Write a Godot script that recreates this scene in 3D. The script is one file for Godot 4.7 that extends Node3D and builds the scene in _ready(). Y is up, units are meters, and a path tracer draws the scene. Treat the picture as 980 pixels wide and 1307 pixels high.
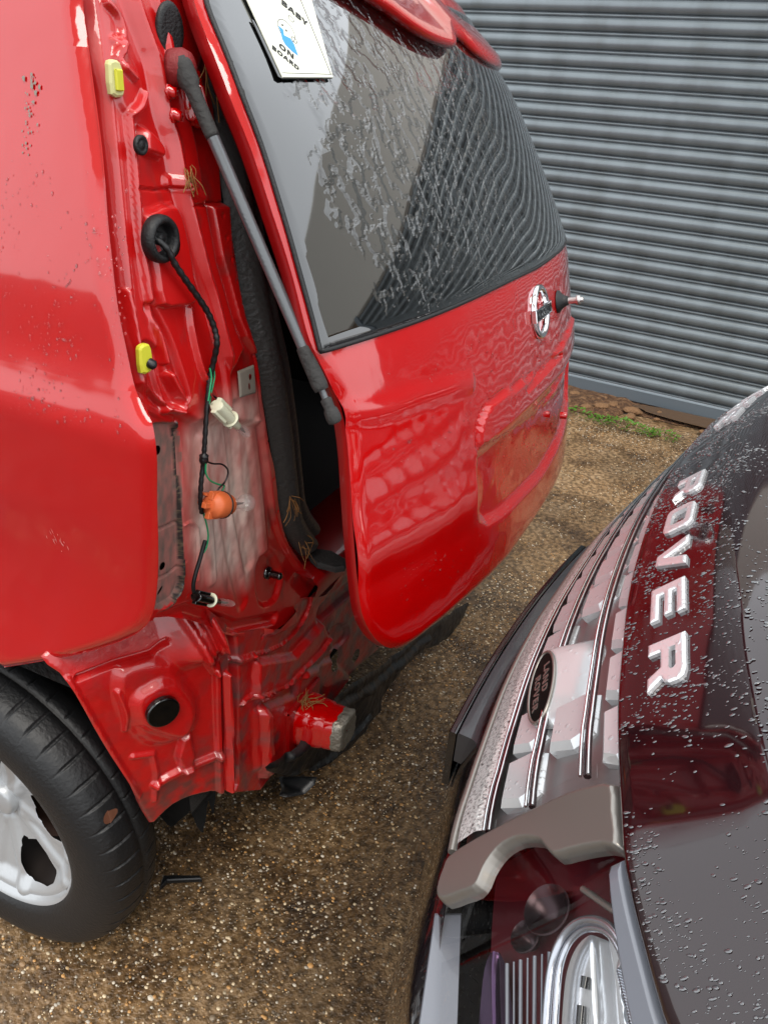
extends Node3D
# A red hatchback with its tail lamp out and tailgate ajar, the nose of a dark car behind it, a grey roller shutter.
# Car shapes are given in metres in each car's own frame: hatchback x to its rear, z to its left; dark car -x to its front.

var M := {}
var rng := RandomNumberGenerator.new()
var noise := FastNoiseLite.new()


# ---------- mesh helpers ----------
class MB:
	var v := PackedVector3Array()
	var uv := PackedVector2Array()
	var c := PackedColorArray()
	var ix := PackedInt32Array()

	func p(pos: Vector3, u := Vector2.ZERO, col := Color.WHITE) -> int:
		v.append(pos)
		uv.append(u)
		c.append(col)
		return v.size() - 1

	func t(a: int, b: int, d: int) -> void:
		ix.append(a)
		ix.append(b)
		ix.append(d)

	func q(a: Vector3, b: Vector3, d: Vector3, e: Vector3) -> void:
		var k := p(a)
		p(b)
		p(d)
		p(e)
		t(k, k + 1, k + 2)
		t(k, k + 2, k + 3)

	func grid(rows: Array, wrap := false) -> void:
		var base := v.size()
		var n: int = rows[0].size()
		for r in rows.size():
			for k in n:
				p(rows[r][k], Vector2(float(k) / maxf(1, n - 1), float(r) / maxf(1, rows.size() - 1)))
		var m := n if wrap else n - 1
		for r in rows.size() - 1:
			for k in m:
				var a := base + r * n + k
				var b := base + r * n + (k + 1) % n
				t(a, b, b + n)
				t(a, b + n, a + n)

	func fan(ring: PackedVector3Array, flip := false) -> void:
		var mid := Vector3.ZERO
		for x in ring:
			mid += x
		var k := p(mid / ring.size())
		for x in ring:
			p(x)
		for j in ring.size():
			var a := k + 1 + j
			var b := k + 1 + (j + 1) % ring.size()
			if flip:
				t(k, b, a)
			else:
				t(k, a, b)

	func box(lo: Vector3, hi: Vector3, e := 0.0) -> void:
		# chamfered box
		if e <= 0.0:
			e = minf(minf(hi.x - lo.x, hi.y - lo.y), hi.z - lo.z) * 0.12
		var h := (hi - lo) / 2
		var m := (hi + lo) / 2
		for ax in 3:
			var bx := (ax + 1) % 3
			var cx := (ax + 2) % 3
			for s in [-1.0, 1.0]:
				var w := []
				for st in [[-1, -1], [1, -1], [1, 1], [-1, 1]]:
					var o := Vector3.ZERO
					o[ax] = s * h[ax]
					o[bx] = st[0] * (h[bx] - e)
					o[cx] = st[1] * (h[cx] - e)
					w.append(m + o)
				if s > 0:
					w.reverse()
				q(w[0], w[1], w[2], w[3])
			for s in [[-1.0, -1.0], [1.0, -1.0], [1.0, 1.0], [-1.0, 1.0]]:
				var w2 := []
				for side in [[0, -1], [1, -1], [1, 1], [0, 1]]:
					var o2 := Vector3.ZERO
					o2[bx] = s[0] * (h[bx] - (e if side[0] == 0 else 0.0))
					o2[cx] = s[1] * (h[cx] - (e if side[0] == 1 else 0.0))
					o2[ax] = side[1] * (h[ax] - e)
					w2.append(m + o2)
				if s[0] * s[1] > 0:
					w2.reverse()
				q(w2[0], w2[1], w2[2], w2[3])

	func done() -> ArrayMesh:
		var n := PackedVector3Array()
		n.resize(v.size())
		for k in range(0, ix.size(), 3):
			var a := ix[k]
			var b := ix[k + 1]
			var d := ix[k + 2]
			var f := (v[d] - v[a]).cross(v[b] - v[a])
			n[a] += f
			n[b] += f
			n[d] += f
		for k in n.size():
			n[k] = n[k].normalized() if n[k].length_squared() > 1e-24 else Vector3.UP
		var arr := []
		arr.resize(Mesh.ARRAY_MAX)
		arr[Mesh.ARRAY_VERTEX] = v
		arr[Mesh.ARRAY_NORMAL] = n
		arr[Mesh.ARRAY_TEX_UV] = uv
		arr[Mesh.ARRAY_COLOR] = c
		arr[Mesh.ARRAY_INDEX] = ix
		var m := ArrayMesh.new()
		m.add_surface_from_arrays(Mesh.PRIMITIVE_TRIANGLES, arr)
		return m


func obj(called: String, mesh: Mesh, mat: Material, parent: Node = self) -> MeshInstance3D:
	var o := MeshInstance3D.new()
	o.name = called
	o.mesh = mesh
	o.material_override = mat
	parent.add_child(o, true)
	return o


func thing(called: String, label: String, category: String, at := Vector3.ZERO, turn := 0.0, group := "") -> Node3D:
	var o := Node3D.new()
	o.name = called
	add_child(o, true)
	o.position = at
	o.rotation.y = turn
	tag(o, label, category, group)
	return o


func tag(o: Node, label: String, category: String, group := "") -> void:
	o.set_meta("label", label)
	o.set_meta("category", category)
	if group:
		o.set_meta("group", group)


func structure(o: Node, label: String) -> void:
	o.set_meta("kind", "structure")
	o.set_meta("label", label)


func P2(a: Array) -> PackedVector2Array:
	var r := PackedVector2Array()
	for k in range(0, a.size(), 2):
		r.append(Vector2(a[k], a[k + 1]))
	return r


func P3(a: Array) -> PackedVector3Array:
	var r := PackedVector3Array()
	for k in range(0, a.size(), 3):
		r.append(Vector3(a[k], a[k + 1], a[k + 2]))
	return r


func smooth3(a: PackedVector3Array, n := 6) -> PackedVector3Array:
	var r := PackedVector3Array()
	for k in a.size() - 1:
		var p0 := a[maxi(k - 1, 0)]
		var p3 := a[mini(k + 2, a.size() - 1)]
		for j in n:
			r.append(a[k].cubic_interpolate(a[k + 1], p0, p3, float(j) / n))
	r.append(a[a.size() - 1])
	return r


func smooth2(a: PackedVector2Array, n := 4, closed := false) -> PackedVector2Array:
	var r := PackedVector2Array()
	var m := a.size()
	for k in (m if closed else m - 1):
		var p0 := a[(k - 1 + m) % m] if closed else a[maxi(k - 1, 0)]
		var p3 := a[(k + 2) % m] if closed else a[mini(k + 2, m - 1)]
		for j in n:
			r.append(a[k].cubic_interpolate(a[(k + 1) % m], p0, p3, float(j) / n))
	if not closed:
		r.append(a[m - 1])
	return r


func tube(mb: MB, path: PackedVector3Array, radius, sides := 10, caps := true, squash := 1.0) -> void:
	var rows := []
	var tan := (path[1] - path[0]).normalized()
	var up := Vector3.UP if absf(tan.y) < 0.9 else Vector3.RIGHT
	var nx := tan.cross(up).normalized()
	for k in path.size():
		var t2 := (path[mini(k + 1, path.size() - 1)] - path[maxi(k - 1, 0)]).normalized()
		nx = (nx - t2 * nx.dot(t2)).normalized()
		var ny := t2.cross(nx)
		var r: float = radius[k] if radius is Array else radius
		var ring := PackedVector3Array()
		for j in sides:
			var a := TAU * j / sides
			ring.append(path[k] + (nx * cos(a) + ny * sin(a) * squash) * r)
		rows.append(ring)
	mb.grid(rows, true)
	if caps:
		mb.fan(rows[0], false)
		mb.fan(rows[rows.size() - 1], true)


func lathe(mb: MB, prof: Array, at: Vector3, axis: Vector3, sides := 32, stretch := Vector2.ONE) -> void:
	# prof: [radius, along, radius, along, ...]
	axis = axis.normalized()
	var up := Vector3.UP if absf(axis.y) < 0.9 else Vector3.RIGHT
	var nx := up.cross(axis).normalized()
	var ny := axis.cross(nx)
	var rows := []
	for k in range(0, prof.size(), 2):
		var ring := PackedVector3Array()
		for j in sides:
			var a := TAU * j / sides
			ring.append(at + axis * prof[k + 1] + (nx * cos(a) * stretch.x + ny * sin(a) * stretch.y) * maxf(prof[k], 0.00005))
		rows.append(ring)
	mb.grid(rows, true)


func prism(mb: MB, outline: PackedVector2Array, frame: Transform3D, depth: float, bevel := 0.0) -> void:
	# outline in the frame's xy plane, thickness along z from 0 to depth, bevelled top edge
	var pts := outline
	if Geometry2D.is_polygon_clockwise(pts):
		pts = pts.duplicate()
		pts.reverse()
	var n := pts.size()
	var ins := PackedVector2Array()
	for k in n:
		var d1 := (pts[k] - pts[(k - 1 + n) % n]).normalized()
		var d2 := (pts[(k + 1) % n] - pts[k]).normalized()
		var m := (Vector2(-d1.y, d1.x) + Vector2(-d2.y, d2.x))
		m = m.normalized() / maxf(0.5, m.length() / 2)
		ins.append(pts[k] + m * bevel)
	var rings := []
	for lv in ([[pts, 0.0], [pts, depth - bevel], [ins, depth]] if bevel > 0 else [[pts, 0.0], [pts, depth]]):
		var ring := PackedVector3Array()
		for x in lv[0]:
			ring.append(frame * Vector3(x.x, x.y, lv[1]))
		rings.append(ring)
	for r in rings.size() - 1:
		for k in n:
			mb.q(rings[r][k], rings[r + 1][k], rings[r + 1][(k + 1) % n], rings[r][(k + 1) % n])
	var top: PackedVector3Array = rings[rings.size() - 1]
	var tri := Geometry2D.triangulate_polygon(ins if bevel > 0 else pts)
	var base := mb.v.size()
	for x in top:
		mb.p(x)
	for k in range(0, tri.size(), 3):
		var a := tri[k]
		var b := tri[k + 1]
		var d := tri[k + 2]
		if (pts[b] - pts[a]).cross(pts[d] - pts[a]) > 0:
			mb.t(base + a, base + d, base + b)
		else:
			mb.t(base + a, base + b, base + d)
	var base2 := mb.v.size()
	for x in rings[0]:
		mb.p(x)
	for k in range(0, tri.size(), 3):
		mb.t(base2 + tri[k], base2 + tri[k + 1], base2 + tri[k + 2])


func near_line(dist: PackedFloat32Array, nx: int, ny: int, lo: Vector2, step: float, a: Vector2, b: Vector2, reach: float) -> void:
	var i0 := maxi(0, int(floor((minf(a.x, b.x) - reach - lo.x) / step)))
	var i1 := mini(nx - 1, int(ceil((maxf(a.x, b.x) + reach - lo.x) / step)))
	var j0 := maxi(0, int(floor((minf(a.y, b.y) - reach - lo.y) / step)))
	var j1 := mini(ny - 1, int(ceil((maxf(a.y, b.y) + reach - lo.y) / step)))
	var d := b - a
	var dd := maxf(d.length_squared(), 1e-12)
	for j in range(j0, j1 + 1):
		for i in range(i0, i1 + 1):
			var p := lo + Vector2(i, j) * step
			var t := clampf((p - a).dot(d) / dd, 0.0, 1.0)
			var s := p.distance_to(a + d * t)
			var k := j * nx + i
			if s < dist[k]:
				dist[k] = s


func nearest_on(poly: PackedVector2Array, p: Vector2) -> Vector2:
	var best := poly[0]
	var bd := INF
	for k in poly.size():
		var c := Geometry2D.get_closest_point_to_segment(p, poly[k], poly[(k + 1) % poly.size()])
		var d := c.distance_squared_to(p)
		if d < bd:
			bd = d
			best = c
	return best


# A pressed sheet: a grid laid over a surface "map"(a, b, height), cut to an outline and holes, raised by features:
# ["line", points, half width, soft edge, height] and ["area", points, soft edge, height].
func sheet(map: Callable, outline: PackedVector2Array, step: float, feats := [], holes := [], tint = null, roll := 0.0, roll_at := 0.006, extra = null) -> MB:
	var lo := outline[0]
	var hi := outline[0]
	for p in outline:
		lo = lo.min(p)
		hi = hi.max(p)
	lo -= Vector2.ONE * step * 0.5
	var nx := int(ceil((hi.x - lo.x) / step)) + 2
	var ny := int(ceil((hi.y - lo.y) / step)) + 2
	var h := PackedFloat32Array()
	h.resize(nx * ny)
	var dist := PackedFloat32Array()
	dist.resize(nx * ny)
	for f in feats:
		dist.fill(INF)
		var pts: PackedVector2Array = f[1]
		var area: bool = f[0] == "area"
		var soft: float = f[2] if area else f[3]
		var hw: float = 0.0 if area else f[2]
		var height: float = f[3] if area else f[4]
		var flo := pts[0]
		var fhi := pts[0]
		for k in (pts.size() if area else pts.size() - 1):
			near_line(dist, nx, ny, lo, step, pts[k], pts[(k + 1) % pts.size()], hw + soft)
		for p in pts:
			flo = flo.min(p)
			fhi = fhi.max(p)
		var r := hw + soft
		for j in range(maxi(0, int((flo.y - r - lo.y) / step)), mini(ny - 1, int((fhi.y + r - lo.y) / step) + 1) + 1):
			for i in range(maxi(0, int((flo.x - r - lo.x) / step)), mini(nx - 1, int((fhi.x + r - lo.x) / step) + 1) + 1):
				var k := j * nx + i
				if area:
					if Geometry2D.is_point_in_polygon(lo + Vector2(i, j) * step, pts):
						h[k] += height * smoothstep(0.0, soft, dist[k])
				elif dist[k] < r:
					h[k] += height * (1.0 - smoothstep(hw, r, dist[k]))
	if extra != null:
		for j in ny:
			for i in nx:
				h[j * nx + i] += extra.call(lo.x + i * step, lo.y + j * step)
	var flat := h.duplicate()
	if roll != 0.0:
		dist.fill(INF)
		for k in outline.size():
			near_line(dist, nx, ny, lo, step, outline[k], outline[(k + 1) % outline.size()], roll_at + step)
		for k in nx * ny:
			if dist[k] < roll_at + step:
				var x := 1.0 - minf(dist[k], roll_at) / roll_at
				if not Geometry2D.is_point_in_polygon(lo + Vector2(k % nx, k / nx) * step, outline):
					x = 1.0
				h[k] += roll * x * x
	var inside := PackedByteArray()
	inside.resize(nx * ny)
	for k in nx * ny:
		var p := lo + Vector2(k % nx, k / nx) * step
		var ok := Geometry2D.is_point_in_polygon(p, outline)
		if ok:
			for hole in holes:
				if Geometry2D.is_point_in_polygon(p, hole):
					ok = false
					break
		inside[k] = 1 if ok else 0
	var mb := MB.new()
	var ids := {}
	var put := func(p: Vector2, hgt: float) -> int:
		var key := Vector2i(roundi(p.x * 25000.0), roundi(p.y * 25000.0))
		if not ids.has(key):
			ids[key] = mb.p(map.call(p.x, p.y, hgt), p, tint.call(p.x, p.y, hgt) if tint != null else Color.WHITE)
		return ids[key]
	var big := PackedVector2Array()
	for p in outline:
		big.append(p * 1000.0)
	var bigholes := []
	for hole in holes:
		var bh := PackedVector2Array()
		for p in hole:
			bh.append(p * 1000.0)
		bigholes.append(bh)
	for j in ny - 1:
		for i in nx - 1:
			var k := j * nx + i
			var sum := inside[k] + inside[k + 1] + inside[k + nx] + inside[k + nx + 1]
			if sum == 0:
				continue
			var p := lo + Vector2(i, j) * step
			if sum == 4:
				var a: int = put.call(p, h[k])
				var b: int = put.call(p + Vector2(step, 0), h[k + 1])
				var c: int = put.call(p + Vector2(step, step), h[k + nx + 1])
				var d: int = put.call(p + Vector2(0, step), h[k + nx])
				mb.t(a, b, c)
				mb.t(a, c, d)
				continue
			var quad := PackedVector2Array([p * 1000.0, (p + Vector2(step, 0)) * 1000.0, (p + Vector2(step, step)) * 1000.0, (p + Vector2(0, step)) * 1000.0])
			var bits := Geometry2D.intersect_polygons(quad, big)
			for bh in bigholes:
				var next := []
				for bit in bits:
					next.append_array(Geometry2D.clip_polygons(bit, bh))
				bits.assign(next)
			for bit in bits:
				if bit.size() < 3 or Geometry2D.is_polygon_clockwise(bit):
					continue
				var tri := Geometry2D.triangulate_polygon(bit)
				for q in range(0, tri.size(), 3):
					var v := []
					for w in 3:
						var c2: Vector2 = bit[tri[q + w]] / 1000.0
						var f := ((c2 - p) / step).clamp(Vector2.ZERO, Vector2.ONE)
						var hgt := lerpf(lerpf(h[k], h[k + 1], f.x), lerpf(h[k + nx], h[k + nx + 1], f.x), f.y)
						var corner := (f.x < 0.002 or f.x > 0.998) and (f.y < 0.002 or f.y > 0.998)
						if roll != 0.0 and not corner and nearest_on(outline, c2).distance_to(c2) < step * 0.05:
							hgt = lerpf(lerpf(flat[k], flat[k + 1], f.x), lerpf(flat[k + nx], flat[k + nx + 1], f.x), f.y) + roll
						v.append(put.call(c2, hgt))
					var p0: Vector2 = bit[tri[q]]
					if (bit[tri[q + 1]] - p0).cross(bit[tri[q + 2]] - p0) > 0:
						mb.t(v[0], v[1], v[2])
					else:
						mb.t(v[0], v[2], v[1])
	return mb


func rounded(poly: PackedVector2Array, r: float) -> PackedVector2Array:
	var a := Geometry2D.offset_polygon(poly, -r, Geometry2D.JOIN_ROUND)
	return Geometry2D.offset_polygon(a[0], r, Geometry2D.JOIN_ROUND)[0] if a.size() > 0 else poly


func oval(at: Vector2, rx: float, ry: float, n := 24, turn := 0.0) -> PackedVector2Array:
	var r := PackedVector2Array()
	for k in n:
		r.append(at + Vector2(cos(TAU * k / n) * rx, sin(TAU * k / n) * ry).rotated(turn))
	return r


func tab(xs: Array, ys: Array, x: float) -> float:
	# smooth curve through a table
	var n := xs.size()
	if x <= xs[0]:
		return ys[0] + (x - xs[0]) * (ys[1] - ys[0]) / (xs[1] - xs[0])
	if x >= xs[n - 1]:
		return ys[n - 1] + (x - xs[n - 1]) * (ys[n - 1] - ys[n - 2]) / (xs[n - 1] - xs[n - 2])
	var i := 0
	while xs[i + 1] < x:
		i += 1
	var h: float = xs[i + 1] - xs[i]
	var t: float = (x - xs[i]) / h
	var s0: float = (ys[i + 1] - ys[maxi(i - 1, 0)]) / (xs[i + 1] - xs[maxi(i - 1, 0)])
	var s1: float = (ys[mini(i + 2, n - 1)] - ys[i]) / (xs[mini(i + 2, n - 1)] - xs[i])
	return (2 * t * t * t - 3 * t * t + 1) * ys[i] + (t * t * t - 2 * t * t + t) * s0 * h + (-2 * t * t * t + 3 * t * t) * ys[i + 1] + (t * t * t - t * t) * s1 * h


# ---------- the surfaces of the two cars ----------
const QY := [0.3, 0.55, 0.7, 0.8, 0.9, 1, 1.08, 1.1, 1.115, 1.14, 1.17, 1.23, 1.27, 1.35, 1.47, 1.6]
const QZ := [-0.02, 0, -0.005, -0.012, -0.012, -0.003, 0.004, 0.005, 0.003, -0.004, -0.01, -0.015, -0.023, -0.043, -0.078, -0.125]
const TY := [0.7, 0.76, 0.864, 0.956, 1.04, 1.113, 1.177, 1.314, 1.416, 1.487, 1.6]
const TE := [0.195, 0.195, 0.187, 0.177, 0.163, 0.145, 0.122, 0.062, 0.01, -0.045, -0.14]
const TW := [0.675, 0.675, 0.675, 0.67, 0.67, 0.67, 0.675, 0.665, 0.65, 0.635, 0.6]
const TC := [0.274, 0.27, 0.254, 0.24, 0.224, 0.207, 0.188, 0.112, 0.045, -0.008, -0.1]
const PZ := [0, 0.1, 0.21, 0.31, 0.405, 0.46, 0.51, 0.56, 0.6, 0.65, 0.68, 0.74, 0.8, 0.85, 0.9]
const PX := [-0.097, -0.094, -0.086, -0.074, -0.056, -0.044, -0.03, -0.013, 0.002, 0.031, 0.052, 0.11, 0.2, 0.32, 0.5]
const PY := [1.005, 1.005, 1.003, 1, 0.997, 0.992, 0.987, 0.979, 0.971, 0.96, 0.952, 0.935, 0.92, 0.91, 0.9]
const GZ := [0, 0.118, 0.251, 0.374, 0.438, 0.484, 0.515, 0.56, 0.62, 0.68, 0.74, 0.8, 0.85, 0.9]
const GX := [-0.2, -0.199, -0.189, -0.171, -0.16, -0.151, -0.142, -0.126, -0.1, -0.07, -0.025, 0.045, 0.12, 0.25]
const GY := [0.78, 0.78, 0.78, 0.78, 0.78, 0.78, 0.778, 0.765, 0.75, 0.742, 0.738, 0.735, 0.735, 0.735]
const HS := [0, 0.012, 0.04, 0.075, 0.086, 0.1, 0.14, 0.3, 0.7, 1.25]
const HY := [0, 0.012, 0.0405, 0.076, 0.083, 0.088, 0.095, 0.118, 0.155, 0.195]
const LY := [0.6, 0.7, 0.8, 0.9, 1, 1.1, 1.2, 1.29, 1.38, 1.47, 1.6]
const LX := [-0.04, -0.04, -0.036, -0.03, -0.026, -0.026, -0.042, -0.058, -0.078, -0.105, -0.148]


func quarter(a: float, b: float, h := 0.0) -> Vector3:
	return Vector3(a, b, tab(QY, QZ, b) + h)


func tailgate_at(a: float, b: float, h := 0.0) -> Vector3:
	var w := tab(TY, TW, b) - 0.04
	var e := tab(TY, TE, b)
	if a < -0.8:
		w = far_width(b)
		e -= 0.05
	return Vector3(e + (tab(TY, TC, b) - e) * (1.0 - pow(absf((a + 0.8) / w), 2.6)) + 0.95 * h, b + 0.31 * h, a)


func far_width(b: float) -> float:
	return 0.575 - 0.11 * clampf((b - 1.15) / 0.35, 0.0, 1.0)


func far_half(p: Vector2) -> Vector2:
	return Vector2(-0.8 - (p.x + 0.8) * far_width(p.y) / (tab(TY, TW, p.y) - 0.04), p.y)


func recess(a: float, b: float, h := 0.0) -> Vector3:
	return Vector3(tab(LY, LX, b) + h, b, -a)


func arch_panel_at(a: float, b: float, h := 0.0) -> Vector3:
	return Vector3(-0.1 + 0.48 * a + 0.877 * h, b, -0.1 - 0.877 * a + 0.48 * h)


func back_panel_at(a: float, b: float, h := 0.0) -> Vector3:
	return Vector3(-0.04 + h, b, -a)


func face(a: float, b: float, h := 0.0) -> Vector3:
	var z := absf(a)
	var top := Vector3(tab(PZ, PX, z) + 0.004, tab(PZ, PY, z) - 0.02, a)
	var low := Vector3(tab(GZ, GX, z), tab(GZ, GY, z), a)
	return top + (low - top) * b + h * Vector3(-0.9, 0.4, 0.3 * signf(a) if z > 0.45 else 0.0)


func bonnet_at(a: float, b: float, h := 0.0) -> Vector3:
	var z := absf(a)
	return Vector3(tab(PZ, PX, z) + b, tab(PZ, PY, z) + tab(HS, HY, b) + h, a)


func frame_on(map: Callable, a: float, b: float, h := 0.0) -> Transform3D:
	# x along a, y along b, z outwards
	var o: Vector3 = map.call(a, b, h)
	var du: Vector3 = (map.call(a + 0.002, b, h) - map.call(a - 0.002, b, h)).normalized()
	var dv: Vector3 = map.call(a, b + 0.002, h) - map.call(a, b - 0.002, h)
	dv = (dv - du * dv.dot(du)).normalized()
	return Transform3D(Basis(du, dv, du.cross(dv)), o)


# ---------- materials ----------
func plain(called: String, col: Color, rough := 0.6, metal := 0.0, coat := 0.0) -> StandardMaterial3D:
	var m := StandardMaterial3D.new()
	m.resource_name = called
	m.albedo_color = col
	m.roughness = rough
	m.metallic = metal
	if coat > 0:
		m.clearcoat_enabled = true
		m.clearcoat = coat
		m.clearcoat_roughness = 0.04
	M[called] = m
	return m


func relief(m: StandardMaterial3D, tex: Texture2D, depth_cm: float, tile: Vector3, triplanar := true) -> void:
	m.heightmap_enabled = true
	m.heightmap_texture = tex
	m.heightmap_scale = depth_cm
	m.uv1_triplanar = triplanar
	m.uv1_scale = tile


func noise_texture(freq: float, seed_: int, octaves := 4, size := 512, kind := FastNoiseLite.TYPE_SIMPLEX_SMOOTH) -> ImageTexture:
	var n := FastNoiseLite.new()
	n.seed = seed_
	n.frequency = freq
	n.noise_type = kind
	n.fractal_octaves = octaves
	return ImageTexture.create_from_image(n.get_seamless_image(size, size))


func ramp_texture(freq: float, seed_: int, stops: Array, octaves := 4, size := 512, kind := FastNoiseLite.TYPE_SIMPLEX_SMOOTH) -> ImageTexture:
	# noise through a colour ramp: stops = [offset, Color, offset, Color ...]
	var n := FastNoiseLite.new()
	n.seed = seed_
	n.frequency = freq
	n.noise_type = kind
	n.fractal_octaves = octaves
	var src := n.get_seamless_image(size, size)
	var g := Gradient.new()
	g.offsets = PackedFloat32Array()
	g.colors = PackedColorArray()
	var offs := PackedFloat32Array()
	var cols := PackedColorArray()
	for k in range(0, stops.size(), 2):
		offs.append(stops[k])
		cols.append(stops[k + 1])
	g.offsets = offs
	g.colors = cols
	var out := Image.create(size, size, false, Image.FORMAT_RGB8)
	var lut := []
	for k in 256:
		lut.append(g.sample(k / 255.0))
	for y in size:
		for x in size:
			out.set_pixel(x, y, lut[int(src.get_pixel(x, y).r * 255)])
	return ImageTexture.create_from_image(out)


func drop_texture(size: int, count: int, rmin: float, rmax: float, stretch: float, seed_: int) -> ImageTexture:
	# relief of rain drops that sit on paint
	var r := RandomNumberGenerator.new()
	r.seed = seed_
	var im := Image.create(size, size, false, Image.FORMAT_L8)
	for k in count:
		var c := Vector2(r.randf() * size, r.randf() * size)
		var rad := lerpf(rmin, rmax, pow(r.randf(), 3.0))
		var st := lerpf(1.0, stretch, r.randf())
		for y in range(int(-rad * st) - 1, int(rad * st) + 2):
			for x in range(int(-rad) - 1, int(rad) + 2):
				var d := Vector2(x / rad, y / (rad * st)).length()
				if d < 1.0:
					var px := posmod(int(c.x) + x, size)
					var py := posmod(int(c.y) + y, size)
					var hgt := sqrt(1.0 - d * d) * minf(1.0, rad / rmax + 0.35)
					if im.get_pixel(px, py).r < hgt:
						im.set_pixel(px, py, Color(hgt, hgt, hgt))
	return ImageTexture.create_from_image(im)


func make_materials() -> void:
	var drops := drop_texture(512, 620, 1.6, 6.0, 1.5, 5)
	var m := plain("red_paint", Color(0.69, 0.005, 0.008), 0.10, 0.0, 0.75)
	m.metallic_specular = 0.5
	m = plain("red_paint_wet", Color(0.69, 0.005, 0.008), 0.10, 0.0, 0.75)
	m.metallic_specular = 0.5
	relief(m, drops, 0.05, Vector3(2.6, 2.6, 2.6))
	m = plain("red_tailgate", Color(0.69, 0.005, 0.008), 0.10, 0.0, 0.75)
	m.metallic_specular = 0.5
	relief(m, noise_texture(0.010, 21, 3), 0.012, Vector3(9.0, 3.2, 9.0))
	m = plain("red_inner", Color(0.56, 0.008, 0.014), 0.35, 0.0, 0.4)
	for n in ["red_pressed", "red_pressed_arch", "red_pressed_back"]:
		m = plain(n, Color.WHITE, 0.38, 0.0, 0.9)
		m.vertex_color_use_as_albedo = true
		relief(m, noise_texture(0.02, 31, 5), 0.05, Vector3(6, 6, 6))
	m = plain("rear_glass", Color(0.03, 0.032, 0.034), 0.03, 0.0, 1.0)
	m.clearcoat_roughness = 0.02
	m.metallic_specular = 0.95
	m = plain("black_rubber", Color(0.055, 0.055, 0.06), 0.55)
	relief(m, noise_texture(0.05, 3, 4), 0.06, Vector3(9, 9, 9))
	m = plain("tyre_rubber", Color(0.075, 0.075, 0.08), 0.5)
	relief(m, noise_texture(0.04, 4, 5), 0.08, Vector3(6, 6, 6))
	m = plain("black_plastic", Color(0.06, 0.063, 0.07), 0.4)
	relief(m, noise_texture(0.09, 6, 3), 0.03, Vector3(10, 10, 10))
	plain("gloss_black", Color(0.02, 0.02, 0.022), 0.12, 0.0, 0.6)
	plain("dark_void", Color(0.015, 0.015, 0.016), 0.9)
	plain("cabin_black", Color(0.035, 0.033, 0.033), 0.85)
	plain("cable_sheath", Color(0.05, 0.05, 0.055), 0.45)
	plain("wire_green", Color(0.12, 0.55, 0.36), 0.4)
	plain("wire_dark", Color(0.10, 0.06, 0.07), 0.4)
	plain("wire_red", Color(0.55, 0.06, 0.08), 0.4)
	plain("cream_plastic", Color(0.80, 0.80, 0.70), 0.45)
	plain("orange_plastic", Color(0.78, 0.38, 0.20), 0.5)
	plain("yellow_plastic", Color(0.80, 0.79, 0.22), 0.4)
	plain("pale_yellow", Color(0.80, 0.79, 0.55), 0.45)
	m = plain("bulb_glass", Color(0.92, 0.9, 0.9, 0.07), 0.02)
	m.metallic_specular = 0.7
	m.transparency = BaseMaterial3D.TRANSPARENCY_ALPHA
	plain("tin", Color(0.75, 0.73, 0.72), 0.3, 0.9)
	plain("chrome", Color(0.88, 0.88, 0.89), 0.06, 1.0)
	m = plain("bare_metal", Color(0.55, 0.53, 0.49), 0.45, 0.7)
	relief(m, noise_texture(0.03, 7, 5), 0.2, Vector3(8, 8, 8))
	m = plain("red_pressed_worn", Color(0.45, 0.06, 0.07), 0.6)
	relief(m, noise_texture(0.03, 10, 5), 0.1, Vector3(9, 9, 9))
	plain("satin_black", Color(0.16, 0.165, 0.18), 0.35, 0.0, 0.4)
	m = plain("badge_dark", Color(0.05, 0.06, 0.055), 0.55)
	m.metallic_specular = 0.2
	plain("corner_grey", Color(0.42, 0.43, 0.46), 0.25, 0.0, 0.8)
	plain("brake_dirt", Color(0.13, 0.10, 0.09), 0.8)
	plain("rusty_steel", Color(0.24, 0.15, 0.11), 0.8)
	m = plain("grey_primer", Color(0.50, 0.47, 0.43), 0.7)
	m = plain("alloy", Color(0.66, 0.67, 0.68), 0.34, 0.35, 0.5)
	relief(m, drops, 0.03, Vector3(3, 3, 3))
	m = plain("strut_tube", Color(0.34, 0.35, 0.36), 0.3, 0.3, 0.5)
	relief(m, noise_texture(0.05, 8, 4), 0.03, Vector3(8, 8, 8))
	m = plain("dusty_black", Color(0.17, 0.165, 0.16), 0.75)
	relief(m, noise_texture(0.03, 9, 5), 0.15, Vector3(7, 7, 7))
	plain("dry_straw", Color(0.55, 0.38, 0.20), 0.8)
	plain("sign_white", Color(0.86, 0.86, 0.80), 0.35)
	plain("sign_ink", Color(0.06, 0.06, 0.06), 0.6)
	plain("sign_blue", Color(0.16, 0.55, 0.80), 0.5)
	plain("sign_skin", Color(0.86, 0.80, 0.75), 0.5)
	# dark car
	m = plain("dark_paint", Color(0.115, 0.038, 0.05), 0.08, 0.0, 0.7)
	m.metallic_specular = 0.42
	m = plain("dark_paint_wet", Color(0.075, 0.05, 0.06), 0.08, 0.0, 1.0)
	m.metallic_specular = 0.5
	relief(m, drop_texture(512, 900, 1.5, 6.5, 1.8, 17), 0.08, Vector3(3.4, 3.4, 3.4))
	m = plain("grille_silver", Color(0.80, 0.805, 0.81), 0.2, 0.45)
	m.metallic_specular = 0.4
	relief(m, drop_texture(512, 260, 1.5, 5.0, 1.4, 18), 0.05, Vector3(4, 4, 4))
	plain("bar_chrome", Color(0.86, 0.86, 0.86), 0.12, 1.0)
	plain("dark_chrome", Color(0.22, 0.17, 0.18), 0.3, 0.8)
	m = plain("seal_rubber", Color(0.23, 0.225, 0.22), 0.45)
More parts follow.
